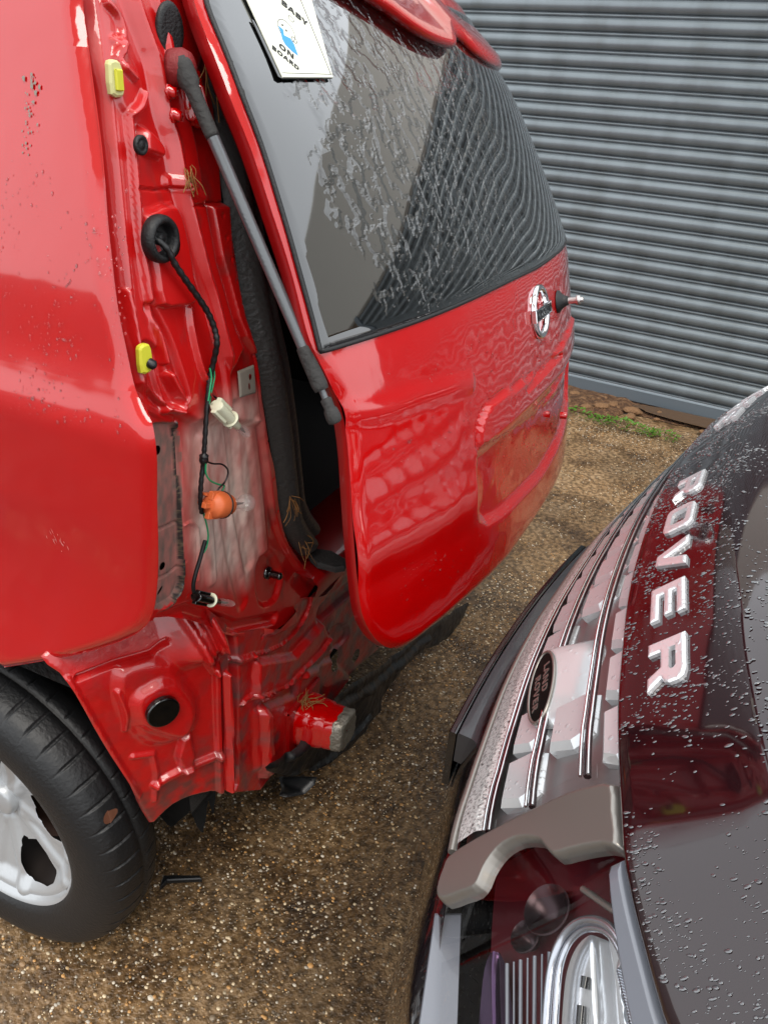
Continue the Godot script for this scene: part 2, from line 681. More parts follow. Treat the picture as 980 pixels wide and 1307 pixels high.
	relief(m, noise_texture(0.03, 29, 5), 0.12, Vector3(7, 7, 7))
	m = plain("letter_chrome", Color(0.90, 0.90, 0.91), 0.24, 0.62)
	relief(m, drops, 0.05, Vector3(7, 7, 7))
	plain("grille_shadow", Color(0.55, 0.53, 0.53), 0.28, 0.55)
	m = plain("grille_mesh", Color(0.86, 0.86, 0.85), 0.3, 0.4)
	m.albedo_texture = ramp_texture(0.05, 51, [0.0, Color(0.08, 0.07, 0.07), 0.30, Color(0.30, 0.28, 0.28), 0.36, Color(0.97, 0.97, 0.97), 1.0, Color(1, 1, 1)], 3)
	relief(m, noise_texture(0.06, 12, 3), 0.12, Vector3(8, 8, 8))
	m = plain("satin_trim", Color(0.55, 0.53, 0.505), 0.30, 0.7)
	m = plain("wine_housing", Color(0.27, 0.07, 0.095), 0.35)
	m.metallic_specular = 0.35
	m = plain("lamp_lens", Color(0.05, 0.03, 0.035, 0.04), 0.02)
	m.metallic_specular = 0.42
	m.transparency = BaseMaterial3D.TRANSPARENCY_ALPHA
	m = plain("lamp_white", Color(0.90, 0.91, 0.92), 0.12, 0.7)
	m = plain("lamp_silver", Color(0.72, 0.73, 0.76), 0.2, 0.9)
	m = plain("lamp_tint", Color(0.30, 0.22, 0.32), 0.15, 0.9)
	m = plain("water_drop", Color(0.27, 0.275, 0.285), 0.06, 0.0, 1.0)  # opaque grey paints in the sky glint on clear drops
	m.metallic_specular = 0.7
	m = plain("clear_drop", Color(1, 1, 1, 0.0), 0.0)
	m.refraction_enabled = true
	m.refraction_scale = 0.033
	plain("scuff", Color(0.80, 0.50, 0.48), 0.6)
	# place
	m = plain("shutter_paint", Color(0.465, 0.50, 0.52), 0.28, 0.2)
	m.albedo_texture = ramp_texture(0.01, 14, [0.0, Color(0.82, 0.81, 0.79), 0.35, Color(0.90, 0.90, 0.90), 0.6, Color(0.97, 0.97, 0.97), 1.0, Color(1, 1, 1)], 6)
	m.uv1_triplanar = true
	m.uv1_world_triplanar = true
	m.uv1_scale = Vector3(0.9, 0.35, 0.9)
	m = plain("shutter_bar", Color(0.40, 0.44, 0.47), 0.4, 0.2)
	m = plain("cladding", Color(0.80, 0.79, 0.76), 0.7)
	m = plain("aggregate", Color(0.96, 0.96, 1.0), 0.5)
	m.albedo_texture = ramp_texture(0.035, 15, [0.0, Color(0.32, 0.27, 0.20), 0.42, Color(0.54, 0.46, 0.35), 0.6, Color(0.66, 0.57, 0.45), 1.0, Color(0.80, 0.72, 0.60)], 6, 1024)
	m.roughness_texture = ramp_texture(0.012, 16, [0.0, Color(0.45, 0.45, 0.45), 0.5, Color(0.8, 0.8, 0.8), 1.0, Color(1, 1, 1)], 4)
	m.roughness = 0.55
	m.detail_enabled = true
	m.detail_albedo = ramp_texture(0.006, 19, [0.0, Color(0.55, 0.50, 0.45), 0.45, Color(0.9, 0.86, 0.8), 1.0, Color(1.0, 1.0, 1.0)], 4)
	m.detail_blend_mode = BaseMaterial3D.BLEND_MODE_MUL
	m.vertex_color_use_as_albedo = true
	relief(m, noise_texture(0.09, 20, 4, 1024), 0.28, Vector3(1.1, 1.1, 1.1))
	m.uv1_world_triplanar = true
	m.uv2_triplanar = true
	m.uv2_world_triplanar = true
	m.uv2_scale = Vector3(0.23, 0.23, 0.23)
	m = plain("pebble", Color(1, 1, 1), 0.4)
	m.vertex_color_use_as_albedo = true
	m = plain("earth", Color(1, 1, 1), 0.85)
	m.albedo_texture = ramp_texture(0.02, 22, [0.0, Color(0.24, 0.15, 0.09), 0.5, Color(0.42, 0.29, 0.18), 1.0, Color(0.60, 0.47, 0.34)], 5)
	relief(m, noise_texture(0.03, 23, 5), 3.0, Vector3(2.4, 2.4, 2.4))
	m.uv1_world_triplanar = true
	m = plain("rubble_stone", Color(0.50, 0.37, 0.25), 0.85)
	relief(m, noise_texture(0.03, 24, 5), 0.8, Vector3(6, 6, 6))
	m = plain("muddy_water", Color(0.34, 0.25, 0.16), 0.08)
	m = plain("weed_leaf", Color(0.30, 0.46, 0.12), 0.5)
	m.backlight_enabled = true
	m.backlight = Color(0.25, 0.4, 0.08)
	m = plain("dead_leaf", Color(0.36, 0.20, 0.12), 0.7)


func stain_maps(m: StandardMaterial3D, dirt: Callable, lo: Vector2, hi: Vector2, n: Vector2i) -> void:
	# where the paint is gone or dirty, the gloss is gone too
	var rough := Image.create(n.x, n.y, false, Image.FORMAT_L8)
	var coat := Image.create(n.x, n.y, false, Image.FORMAT_L8)
	for j in n.y:
		for i in n.x:
			var d: float = dirt.call(lerpf(lo.x, hi.x, (i + 0.5) / n.x), lerpf(lo.y, hi.y, (j + 0.5) / n.y))
			rough.set_pixel(i, j, Color.from_hsv(0, 0, lerpf(0.35, 0.8, d)))
			coat.set_pixel(i, j, Color.from_hsv(0, 0, 1.0 - d))
	m.heightmap_enabled = false
	m.uv1_triplanar = false
	m.roughness = 1.0
	m.roughness_texture = ImageTexture.create_from_image(rough)
	m.clearcoat_texture = ImageTexture.create_from_image(coat)
	m.uv1_scale = Vector3(1.0 / (hi.x - lo.x), 1.0 / (hi.y - lo.y), 1)
	m.uv1_offset = Vector3(-lo.x / (hi.x - lo.x), -lo.y / (hi.y - lo.y), 0)


# ---------- the place ----------
func _ready() -> void:
	rng.seed = 77
	noise.seed = 9
	noise.frequency = 1.0
	noise.fractal_octaves = 4
	var cam := Camera3D.new()
	cam.name = "camera"
	cam.transform = Transform3D(Basis(Vector3(0.868, 0.070, -0.492), Vector3(-0.289, 0.876, -0.386), Vector3(0.404, 0.477, 0.780)).orthonormalized(), Vector3(0, 1.42, 0))
	cam.fov = 67.3
	cam.near = 0.02
	cam.far = 400.0
	add_child(cam)
	var sky_mat := ProceduralSkyMaterial.new()
	sky_mat.sky_top_color = Color(0.90, 0.92, 0.94)
	sky_mat.sky_horizon_color = Color(0.86, 0.87, 0.88)
	sky_mat.ground_bottom_color = Color(0.30, 0.27, 0.23)
	sky_mat.ground_horizon_color = Color(0.45, 0.42, 0.38)
	sky_mat.sky_curve = 0.2
	sky_mat.sun_angle_max = 5.0
	sky_mat.sky_energy_multiplier = 1.0
	var sky := Sky.new()
	sky.sky_material = sky_mat
	var env := Environment.new()
	env.background_mode = Environment.BG_SKY
	env.sky = sky
	env.ambient_light_source = Environment.AMBIENT_SOURCE_SKY
	env.tonemap_mode = Environment.TONE_MAPPER_LINEAR
	env.tonemap_exposure = 2.6
	env.sdfgi_enabled = true
	env.ssao_enabled = true
	env.ssil_enabled = true
	var we := WorldEnvironment.new()
	we.name = "overcast_sky"
	we.environment = env
	add_child(we)
	var sun := DirectionalLight3D.new()
	sun.name = "veiled_sun"
	sun.light_energy = 0.3
	sun.light_angular_distance = 30.0
	sun.light_color = Color(1.0, 0.98, 0.95)
	sun.shadow_enabled = true
	sun.rotation_degrees = Vector3(-62, 35, 0)
	add_child(sun)

	make_materials()
	build_ground()
	build_shutter()
	var car := thing("red_hatchback", "red hatchback with its rear lamp removed and tailgate ajar", "car", Vector3(-0.55, 0, -0.5), deg_to_rad(4.5))
	build_side(car)
	build_lamp_recess(car)
	build_arch_panel(car)
	build_back_panel(car)
	build_cabin(car)
	build_tailgate(car)
	build_loom(car)
	build_wheel(car, "wheel", Vector3(-0.42, 0.30, -0.015))
	build_small_fittings(car)
	build_sign()
	var dark := thing("dark_car", "black car nosed in at right, silver grille and chrome bonnet letters, wet with rain", "car", Vector3(0, 0, -1.0))
	build_dark_body(dark)
	build_grille(dark)
	build_headlamp(dark)
	build_letters(dark)
	build_drops(dark)
	build_debris()


func build_ground() -> void:
	var mb := MB.new()
	var cuts := []
	for k in 141:
		cuts.append(-7.0 + k * 0.1)
	var xs := [-90.0, -20.0] + cuts + [20.0, 90.0]
	var n := xs.size()
	for j in n:
		for i in n:
			var x: float = xs[i]
			var z: float = xs[j]
			# soaked and dark in the middle of the yard, paler by the near kerb and towards the shutter (drier there, plus painted-in open light)
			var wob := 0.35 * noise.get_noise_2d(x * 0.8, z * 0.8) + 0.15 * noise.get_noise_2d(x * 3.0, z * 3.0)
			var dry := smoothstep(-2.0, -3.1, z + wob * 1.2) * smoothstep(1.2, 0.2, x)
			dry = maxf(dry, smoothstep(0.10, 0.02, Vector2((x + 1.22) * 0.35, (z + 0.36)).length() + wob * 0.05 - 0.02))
			var c := Color(0.62, 0.55, 0.43).lerp(Color(0.95, 0.88, 0.76) * (1.0 + 0.3 * wob), dry) * (1.0 + 0.6 * wob * (1.0 - dry)) * lerpf(1.0, 0.24, maxf(smoothstep(-0.05, 0.35, z), smoothstep(-1.45, -1.9, x) * smoothstep(-2.2, -1.2, z)))  # last factor darkens unseen ground so the red side panel mirrors less light
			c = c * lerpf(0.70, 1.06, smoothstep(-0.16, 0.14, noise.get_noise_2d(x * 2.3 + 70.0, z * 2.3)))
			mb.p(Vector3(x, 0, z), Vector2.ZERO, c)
	for j in n - 1:
		for i in n - 1:
			mb.t(j * n + i, j * n + i + 1, (j + 1) * n + i + 1)
			mb.t(j * n + i, (j + 1) * n + i + 1, (j + 1) * n + i)
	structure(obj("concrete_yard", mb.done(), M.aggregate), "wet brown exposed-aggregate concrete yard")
	# bare strip of earth along the foot of the shutter
	var edge := MB.new()
	var rows := []
	for j in 9:
		var r := PackedVector3Array()
		for i in 161:
			var x := -5.0 + i * 0.05
			var wob := noise.get_noise_2d(x * 1.3, 3.0) * 0.10
			var near := -3.93 + wob + (0.16 if x > -0.75 else 0.0) * -1.0
			var z := lerpf(-4.6, near, j / 8.0)
			var hgt := 0.004 + (0.0 if j == 8 else (0.018 + 0.02 * noise.get_noise_2d(x * 9.0, z * 9.0)) * (1.0 if x < -0.72 else 0.25))
			r.append(Vector3(x, hgt, z))
		rows.append(r)
	edge.grid(rows)
	structure(obj("earth_strip", edge.done(), M.earth), "strip of bare brown earth at the foot of the shutter")
	var pud := MB.new()
	var ring := PackedVector3Array()
	for k in 40:
		var a := TAU * k / 40
		var rr := 1.0 + 0.12 * noise.get_noise_2d(cos(a) * 2.0, sin(a) * 2.0)
		ring.append(Vector3(-0.20 + cos(a) * 0.50 * rr, 0.024, -4.16 + sin(a) * 0.085 * rr))
	pud.fan(ring)
	structure(obj("puddle", pud.done(), M.muddy_water), "shallow brown puddle below the shutter")
	# loose aggregate: thousands of pebbles
	var st := MB.new()
	var pr := []
	for j in 4:
		var ringp := PackedVector3Array()
		for k in 6:
			var a := TAU * (k + 0.5 * (j % 2)) / 6
			var e := lerpf(-0.35, PI / 2 * 0.98, j / 3.0)
			ringp.append(Vector3(cos(a) * cos(e), sin(e) * 0.7, sin(a) * cos(e)))
		pr.append(ringp)
	st.grid(pr, true)
	var mm := MultiMesh.new()
	mm.transform_format = MultiMesh.TRANSFORM_3D
	mm.use_colors = true
	mm.mesh = st.done()
	var spots := []
	var r2 := RandomNumberGenerator.new()
	r2.seed = 404
	while spots.size() < 120000:
		var x := r2.randf_range(-1.9, 0.9)
		var z := r2.randf_range(-4.0, 0.3)
		var patch := noise.get_noise_2d(x * 1.1 + 40.0, z * 1.1)
		var fine := noise.get_noise_2d(x * 5.0, z * 5.0 + 20.0)
		if r2.randf() < clampf(0.62 + patch * 0.9 + fine * 0.6 + (z + 2.4) * 0.12, 0.06, 1.0):
			spots.append(Vector2(x, z))
	mm.instance_count = spots.size()
	var tones := [Color(0.42, 0.28, 0.14), Color(0.58, 0.46, 0.30), Color(0.26, 0.16, 0.08), Color(0.58, 0.51, 0.41), Color(0.12, 0.085, 0.05), Color(0.46, 0.24, 0.08), Color(0.20, 0.15, 0.10)]
	for k in spots.size():
		var s := lerpf(0.0010, 0.0034, pow(r2.randf(), 2.2))
		if r2.randf() < 0.015:
			s *= 1.7
		var b := Basis(Vector3.UP, r2.randf() * TAU).scaled(Vector3(s * r2.randf_range(0.8, 1.5), s * r2.randf_range(0.5, 0.9), s))
		mm.set_instance_transform(k, Transform3D(b, Vector3(spots[k].x, 0.0004, spots[k].y)))
		var c: Color = tones[r2.randi() % tones.size()]
		mm.set_instance_color(k, c * r2.randf_range(0.6, 1.15))
	var mi := MultiMeshInstance3D.new()
	mi.name = "pebbles"
	mi.multimesh = mm
	mi.material_override = M.pebble
	add_child(mi, true)
	mi.set_meta("kind", "stuff")
	tag(mi, "small tan and white stones set in the wet concrete yard", "pebbles")


func build_shutter() -> void:
	var sh := thing("roller_shutter", "grey corrugated roller shutter door closing the yard behind the cars", "shutter", Vector3(-1.0, 0, -4.27))
	# one slat: a broad bulging face with a small rolled bead below it
	var mb := MB.new()
	var prof := [0.0, 0.0, 0.002, 0.0029, 0.0055, 0.0049, 0.0095, 0.0037, 0.012, -0.0016, 0.0135, -0.0074, 0.0155, -0.0082, 0.017, -0.0016, 0.02, 0.0057, 0.027, 0.0119, 0.036, 0.0156, 0.045, 0.0164, 0.054, 0.0148, 0.062, 0.0103, 0.068, 0.0037, 0.071, -0.0025, 0.0735, -0.0057, 0.075, 0.0]
	var rows := []
	for k in range(0, prof.size(), 2):
		rows.append(PackedVector3Array([Vector3(-4.2, prof[k], prof[k + 1]), Vector3(0, prof[k], prof[k + 1]), Vector3(4.2, prof[k], prof[k + 1])]))
	mb.grid(rows)
	var slat := mb.done()
	for k in 34:
		var o := obj("slat", slat, M.shutter_paint, sh)
		o.position = Vector3(0, 0.085 + k * 0.075, 0)
	var bar := MB.new()
	bar.box(Vector3(-4.2, 0.012, -0.02), Vector3(4.2, 0.083, 0.014), 0.005)
	obj("bottom_bar", bar.done(), M.shutter_bar, sh)
	var rail := MB.new()
	rail.box(Vector3(-4.32, 0.0, -0.06), Vector3(-4.2, 2.66, 0.04), 0.006)
	obj("guide_rail", rail.done(), M.shutter_bar, sh)
	var rail2 := MB.new()
	rail2.box(Vector3(4.2, 0.0, -0.06), Vector3(4.32, 2.66, 0.04), 0.006)
	obj("guide_rail", rail2.done(), M.shutter_bar, sh)
	var wall := MB.new()
	wall.box(Vector3(-7.0, 2.63, -4.75), Vector3(5.0, 3.5, -4.24), 0.02)
	tag(obj("building_wall", wall.done(), M.cladding), "plain wall above the grey shutter, mirrored in the rear window", "wall")


# ---------- red hatchback ----------
func build_side(car: Node3D) -> void:
	var edge := smooth2(P2([-0.0841, 1.4971, -0.0862, 1.4731, -0.0745, 1.4371, -0.0651, 1.4068, -0.0551, 1.3761, -0.0444, 1.3387, -0.0345, 1.2938, -0.0235, 1.2477, -0.0132, 1.1989, -0.0016, 1.1559, 0.0152, 1.1317, 0.0264, 1.1207, 0.0315, 1.0942, 0.0234, 1.0377, 0.015, 0.9756, 0.004, 0.918, -0.0071, 0.8749, -0.024, 0.8446, -0.0603, 0.812, -0.1269, 0.767, -0.1973, 0.7274, -0.2744, 0.686]), 4)
	var out := edge.duplicate()
	for k in 15:
		var a := deg_to_rad(lerpf(73.0, 172.0, k / 14.0))
		out.append(Vector2(-0.42 + cos(a) * 0.42, 0.30 + sin(a) * 0.42))
	out.append_array(PackedVector2Array([Vector2(-0.86, 0.22), Vector2(-1.5, 0.22), Vector2(-1.5, 1.56), Vector2(-0.125, 1.56)]))
	var dent := func(a: float, b: float) -> float:
		return 0.0012 * noise.get_noise_2d(a * 4.0, b * 4.0) - 0.010 * smoothstep(-0.10, 0.03, a) * smoothstep(1.2, 1.5, b)
	var lines := [["line", P2([-1.05, 0.25, -1.05, 1.56]), 0.0015, 0.002, -0.006]]
	var mb := sheet(quarter, out, 0.005, lines, [], null, -0.008, 0.014, dent)
	var o := obj("quarter_panel", mb.done(), M.red_paint, car)
	# return of the panel edge, and chipped paint
	var wall := MB.new()
	var r0 := PackedVector3Array()
	var r1 := PackedVector3Array()
	for p in edge:
		r0.append(quarter(p.x, p.y, -0.0075))
		r1.append(quarter(p.x, p.y, -0.018) + Vector3(-0.012, 0.004, 0))
	wall.grid([r0, r1])
	obj("panel_edge", wall.done(), M.red_paint, o)
	var chip := MB.new()
	for k in 46:
		var t := rng.randf()
		var a := 0.0
		var b := 0.0
		var sp := [-0.1297, 1.4143, -0.1331, 1.391, -0.1273, 1.3705, -0.1314, 1.3517]
		var seg := int(t * 2.99)
		a = lerpf(sp[seg * 2], sp[seg * 2 + 2], t * 3 - seg) + rng.randfn(0, 0.004)
		b = lerpf(sp[seg * 2 + 1], sp[seg * 2 + 3], t * 3 - seg) + rng.randfn(0, 0.004)
		var s := rng.randf_range(0.0006, 0.0022) * (1.0 if seg == 0 else 0.6)
		var ring := PackedVector3Array()
		for j in 7:
			var an := TAU * j / 7
			ring.append(quarter(a + cos(an) * s * rng.randf_range(0.5, 1.2), b + sin(an) * s * rng.randf_range(0.6, 1.5), 0.0006 - 0.0002 * k / 46.0 + 0.0004))
		chip.fan(ring)
	obj("chipped_paint", chip.done(), M.grey_primer, o)
	var scuff := MB.new()
	for k in 16:
		var c := P2([-0.1303, 0.9376])[0] + Vector2(rng.randfn(0, 0.006), rng.randfn(0, 0.007))
		var dv := Vector2(rng.randf_range(-0.4, 0.4), 1.0).normalized() * rng.randf_range(0.001, 0.005)
		var w := Vector2(dv.y, -dv.x).normalized() * rng.randf_range(0.0002, 0.0006)
		scuff.q(quarter(c.x - dv.x, c.y - dv.y, 0.0006), quarter(c.x + w.x, c.y + w.y, 0.0006), quarter(c.x + dv.x, c.y + dv.y, 0.0006), quarter(c.x - w.x, c.y - w.y, 0.0006))
	obj("scuff", scuff.done(), M.scuff, o)
	beads_on(quarter, Vector2(-0.16, 1.10), Vector2(0.0, 1.34), 420, 0.0017, 1.4, 3, o)
	# roof, far side and what closes the shell
	var roof := MB.new()
	var rows := []
	for j in 7:
		var r := PackedVector3Array()
		var x: float = [-0.12, -0.18, -0.3, -0.6, -0.9, -1.2, -1.5][j]
		for i in 13:
			var u := lerpf(-1.0, 1.0, i / 12.0)
			r.append(Vector3(x - (0.30 * u * u if j < 4 else 0.0) * (1.0 if u < 0.0 else 0.3), [1.575, 1.59, 1.60, 1.615, 1.62, 1.62, 1.62][j] - 0.07 * pow(absf(u), 3.0), -0.84 + u * 0.735))
		rows.append(r)
	roof.grid(rows)
	obj("roof", roof.done(), M.red_paint, car)
	var far := MB.new()
	rows = []
	for b in [0.3, 0.6, 0.8, 1.0, 1.1, 1.2, 1.35, 1.5, 1.56]:
		var r := PackedVector3Array()
		for a in [-1.5, -1.1, -0.85, -0.6, -0.4, -0.2, -0.08, -0.02]:
			r.append(Vector3(a - 0.9 * maxf(0.0, b - 1.1), b, -1.68 - tab(QY, QZ, b)))
		rows.append(r)
	far.grid(rows)
	obj("far_side_panel", far.done(), M.red_paint, car)


func primer_dirt(u: float, y: float) -> float:
	var zone := P2([0.1192, 1.0526, 0.157, 1.0792, 0.2143, 1.0767, 0.2482, 1.0558, 0.2642, 0.977, 0.2812, 0.8828, 0.2827, 0.8147, 0.256, 0.7735, 0.1528, 0.8313, 0.1227, 0.8999])
	var p := Vector2(u, y)
	var d := nearest_on(zone, p).distance_to(p)
	var s := smoothstep(-0.035, 0.035, d if Geometry2D.is_point_in_polygon(p, zone) else -d)
	s *= 0.75 + 0.5 * noise.get_noise_2d(u * 30.0, y * 8.0)
	return clampf(s, 0.0, 1.0)


func build_lamp_recess(car: Node3D) -> void:
	var out := PackedVector2Array()
	for k in 21:
		var y := lerpf(1.56, 0.84, k / 20.0)
		out.append(Vector2(0.011 - tab(QY, QZ, y), y))
	out.append_array(smooth2(P2([0.0503, 0.8327, 0.1077, 0.7974, 0.1766, 0.7342, 0.2247, 0.6888, 0.3343, 0.6247, 0.4237, 0.6235, 0.4758, 0.6429, 0.4553, 0.6613, 0.4006, 0.7273, 0.3504, 0.7962, 0.3209, 0.8642, 0.3019, 0.9377, 0.2855, 0.9808, 0.2684, 1.044, 0.2508, 1.1171, 0.2437, 1.1713, 0.2422, 1.2437, 0.2468, 1.2976, 0.252, 1.3429, 0.266, 1.4052, 0.2951, 1.4595, 0.3208, 1.499]), 3))
	out.append(Vector2(0.19, 1.56))
	var plate := P2([0.0654, 1.0901, 0.0995, 1.0806, 0.1074, 1.0646, 0.1096, 1.0362, 0.1078, 0.9747, 0.1066, 0.8549, 0.094, 0.8379, 0.0623, 0.8419, 0.0411, 0.8555])
	var f := []
	# the floor steps up twice from the quarter panel towards the door opening: broad chamfers that face outwards
	var t1 := smooth2(P2([0.119, 1.5009, 0.1064, 1.4756, 0.0981, 1.4506, 0.0904, 1.4224, 0.086, 1.4002, 0.0808, 1.3744, 0.0712, 1.335, 0.061, 1.2876, 0.0504, 1.2312, 0.0423, 1.1795, 0.039, 1.139]), 4)
	var step1 := t1.duplicate()
	step1.append_array(P2([0.0629, 1.1085, 0.1231, 1.0659, 0.271, 1.015, 0.2552, 1.121, 0.2404, 1.1766, 0.2347, 1.2446, 0.2453, 1.2977, 0.2654, 1.3976, 0.3146, 1.4983, 0.3499, 1.5321]))
	f.append(["area", step1, 0.0135, 0.0125])
	var t3 := smooth2(P2([0.1526, 1.5055, 0.1472, 1.48, 0.1517, 1.4472, 0.1541, 1.429, 0.1481, 1.3862, 0.1507, 1.361, 0.1489, 1.3278, 0.1515, 1.3, 0.1543, 1.2704, 0.1587, 1.2338, 0.1647, 1.2079, 0.1695, 1.1682, 0.1758, 1.1354]), 4)
	var step2 := t3.duplicate()
	step2.append_array(P2([0.1893, 1.1086, 0.2285, 1.137, 0.215, 1.1678, 0.2067, 1.2121, 0.2001, 1.2447, 0.1996, 1.2963, 0.2047, 1.3595, 0.2013, 1.4176, 0.2106, 1.4599, 0.2394, 1.5172]))
	f.append(["area", step2, 0.0150, 0.013])
	# outer terrace beside the quarter panel, and the fine lines along it
	f.append(["line", smooth2(P2([0.1232, 1.5015, 0.1116, 1.4761, 0.1042, 1.4511, 0.0965, 1.4227, 0.0932, 1.4004, 0.087, 1.3744, 0.0774, 1.3347, 0.0672, 1.287, 0.0567, 1.2301, 0.0487, 1.1781, 0.047, 1.1385, 0.0577, 1.1127, 0.092, 1.0849])), 0.0030, 0.003, 0.003])
	f.append(["line", smooth2(P2([0.0567, 1.2301, 0.0533, 1.1849, 0.054, 1.1529, 0.0647, 1.1251, 0.0825, 1.1051, 0.1014, 1.0929])), 0.001, 0.0022, 0.005])
	f.append(["area", smooth2(P2([0.1131, 1.4487, 0.1159, 1.4332, 0.1019, 1.4147, 0.0987, 1.3941, 0.1099, 1.3811, 0.1312, 1.3894, 0.1427, 1.4098, 0.1383, 1.4333, 0.1296, 1.4507]), 3, true), 0.006, 0.005])
	f.append(["line", smooth2(P2([0.1246, 1.4763, 0.1336, 1.4674, 0.1335, 1.4522, 0.1189, 1.4372, 0.1155, 1.4281, 0.1273, 1.4171]), 5), 0.002, 0.003, 0.007])
	f.append(["line", smooth2(P2([0.1362, 1.4029, 0.1234, 1.3919, 0.1106, 1.3851, 0.1065, 1.3731, 0.1006, 1.3475, 0.0933, 1.3166, 0.085, 1.2779, 0.082, 1.245, 0.0803, 1.2107, 0.0843, 1.1781, 0.0852, 1.1549]), 5), 0.0018, 0.003, 0.008])
	f.append(["area", smooth2(P2([0.1159, 1.3744, 0.1259, 1.3771, 0.1402, 1.3675, 0.147, 1.3547, 0.1402, 1.3434, 0.1268, 1.3453, 0.1126, 1.3499, 0.1092, 1.3582]), 3, true), 0.008, 0.013])
	# main rib and the lesser ones
	f.append(["line", smooth2(P2([0.1593, 1.5064, 0.154, 1.4807, 0.1586, 1.4478, 0.1611, 1.4294, 0.1552, 1.3863, 0.1582, 1.3616, 0.1563, 1.3275, 0.159, 1.2994, 0.162, 1.2696, 0.1666, 1.2326, 0.1728, 1.2065, 0.1778, 1.1665, 0.1829, 1.1337, 0.1848, 1.1098, 0.1847, 1.0755]), 5), 0.0030, 0.006, 0.005])
	f.append(["line", smooth2(P2([0.1833, 1.4839, 0.1852, 1.4644, 0.1841, 1.4429, 0.1783, 1.4235]), 4), 0.002, 0.005, 0.006])
	f.append(["line", smooth2(P2([0.1402, 1.1996, 0.1377, 1.1749, 0.142, 1.1303, 0.1607, 1.0955, 0.1712, 1.0647]), 5), 0.0012, 0.003, 0.006])
	f.append(["line", smooth2(P2([0.0803, 1.2107, 0.0959, 1.1755, 0.1037, 1.1401, 0.1097, 1.1077]), 5), 0.003, 0.006, -0.007])
	f.append(["area", smooth2(P2([0.0936, 1.2988, 0.1112, 1.3032, 0.1445, 1.3051, 0.153, 1.2784, 0.1522, 1.2388, 0.1468, 1.2035, 0.1177, 1.2038, 0.0887, 1.2107, 0.0886, 1.244, 0.0905, 1.2773]), 2, true), 0.0055, 0.011])
	f.append(["area", smooth2(P2([0.0592, 1.182, 0.0817, 1.1705, 0.0857, 1.1448, 0.0956, 1.1163, 0.1001, 1.1006, 0.0825, 1.0989, 0.0599, 1.1164, 0.0516, 1.1454]), 3, true), 0.006, -0.008])
	f.append(["line", smooth2(P2([0.0878, 1.1392, 0.0949, 1.1235, 0.1028, 1.1071, 0.0945, 1.0996, 0.0804, 1.1014]), 5), 0.0028, 0.003, 0.009])
	f.append(["line", smooth2(P2([0.0741, 1.1625, 0.0729, 1.1439, 0.0751, 1.1264, 0.0807, 1.103]), 5), 0.001, 0.003, 0.004])
	# terrace beside the door seal
	f.append(["area", P2([0.1984, 1.3011, 0.2483, 1.2975, 0.2481, 1.2027, 0.2519, 1.1218, 0.2404, 1.1245, 0.2223, 1.1497, 0.2134, 1.1726, 0.2067, 1.2121, 0.2001, 1.2447]), 0.005, 0.011])
	f.append(["line", smooth2(P2([0.2552, 1.121, 0.2634, 1.078, 0.2787, 1.0124, 0.2977, 0.9394, 0.3216, 0.8571, 0.3612, 0.7819, 0.4205, 0.7037, 0.4698, 0.6497]), 4), 0.006, 0.006, 0.009])
	f.append(["area", P2([0.3054, 1.4973, 0.2728, 1.4937, 0.2561, 1.4493, 0.2341, 1.4263, 0.2509, 1.3973, 0.245, 1.3191, 0.2554, 1.3185]), 0.02, -0.008])
	f.append(["line", P2([0.0951, 1.3214, 0.1246, 1.3175, 0.1605, 1.3183]), 0.0004, 0.0012, -0.004])
	f.append(["line", P2([0.1648, 1.3013, 0.202, 1.2993, 0.2453, 1.2977]), 0.0004, 0.0012, -0.004])
	f.append(["line", P2([0.1452, 1.3243, 0.1631, 1.3219, 0.1811, 1.3102]), 0.003, 0.006, 0.005])
	# low plate behind the lamp screws, sealant beside it, small tab
	f.append(["area", plate, 0.003, -0.008])
	f.append(["line", smooth2(P2([0.1019, 1.0779, 0.104, 1.0383, 0.1049, 0.976, 0.1057, 0.9089, 0.105, 0.8558, 0.0878, 0.838, 0.0666, 0.8367]), 4), 0.0012, 0.0016, 0.003])
	f.append(["line", smooth2(P2([0.1096, 0.941, 0.1217, 0.9384, 0.1325, 0.9274, 0.1371, 0.9112, 0.1374, 0.8429]), 4), 0.0008, 0.0016, 0.0028])
	f.append(["line", P2([0.0556, 0.9549, 0.0804, 0.9489, 0.1037, 0.9461]), 0.0006, 0.0018, -0.003])
	f.append(["line", P2([0.0648, 0.8832, 0.0883, 0.8788, 0.1052, 0.8811]), 0.0006, 0.0018, -0.003])
	# soft swages in the bare floor of the lamp pocket
	f.append(["line", smooth2(P2([0.2002, 1.0656, 0.2112, 1.0084, 0.223, 0.9223, 0.2588, 0.7999]), 4), 0.004, 0.012, -0.006])
	f.append(["line", smooth2(P2([0.1453, 1.0431, 0.152, 0.9546, 0.1669, 0.8256]), 4), 0.004, 0.010, 0.005])
	f.append(["line", smooth2(P2([0.2483, 1.0284, 0.2704, 0.9259, 0.296, 0.8076]), 4), 0.003, 0.012, 0.005])
	f.append(["line", smooth2(P2([0.1963, 0.9106, 0.2137, 0.8384, 0.2449, 0.7372]), 4), 0.004, 0.012, -0.004])
	f.append(["line", P2([0.0619, 0.8275, 0.116, 0.8075, 0.2249, 0.7063, 0.3345, 0.6502]), 0.004, 0.01, -0.008])
	f.append(["area", smooth2(P2([0.276, 0.7875, 0.3164, 0.7968, 0.3615, 0.7198, 0.3392, 0.6788, 0.2883, 0.7027]), 3, true), 0.012, -0.007])
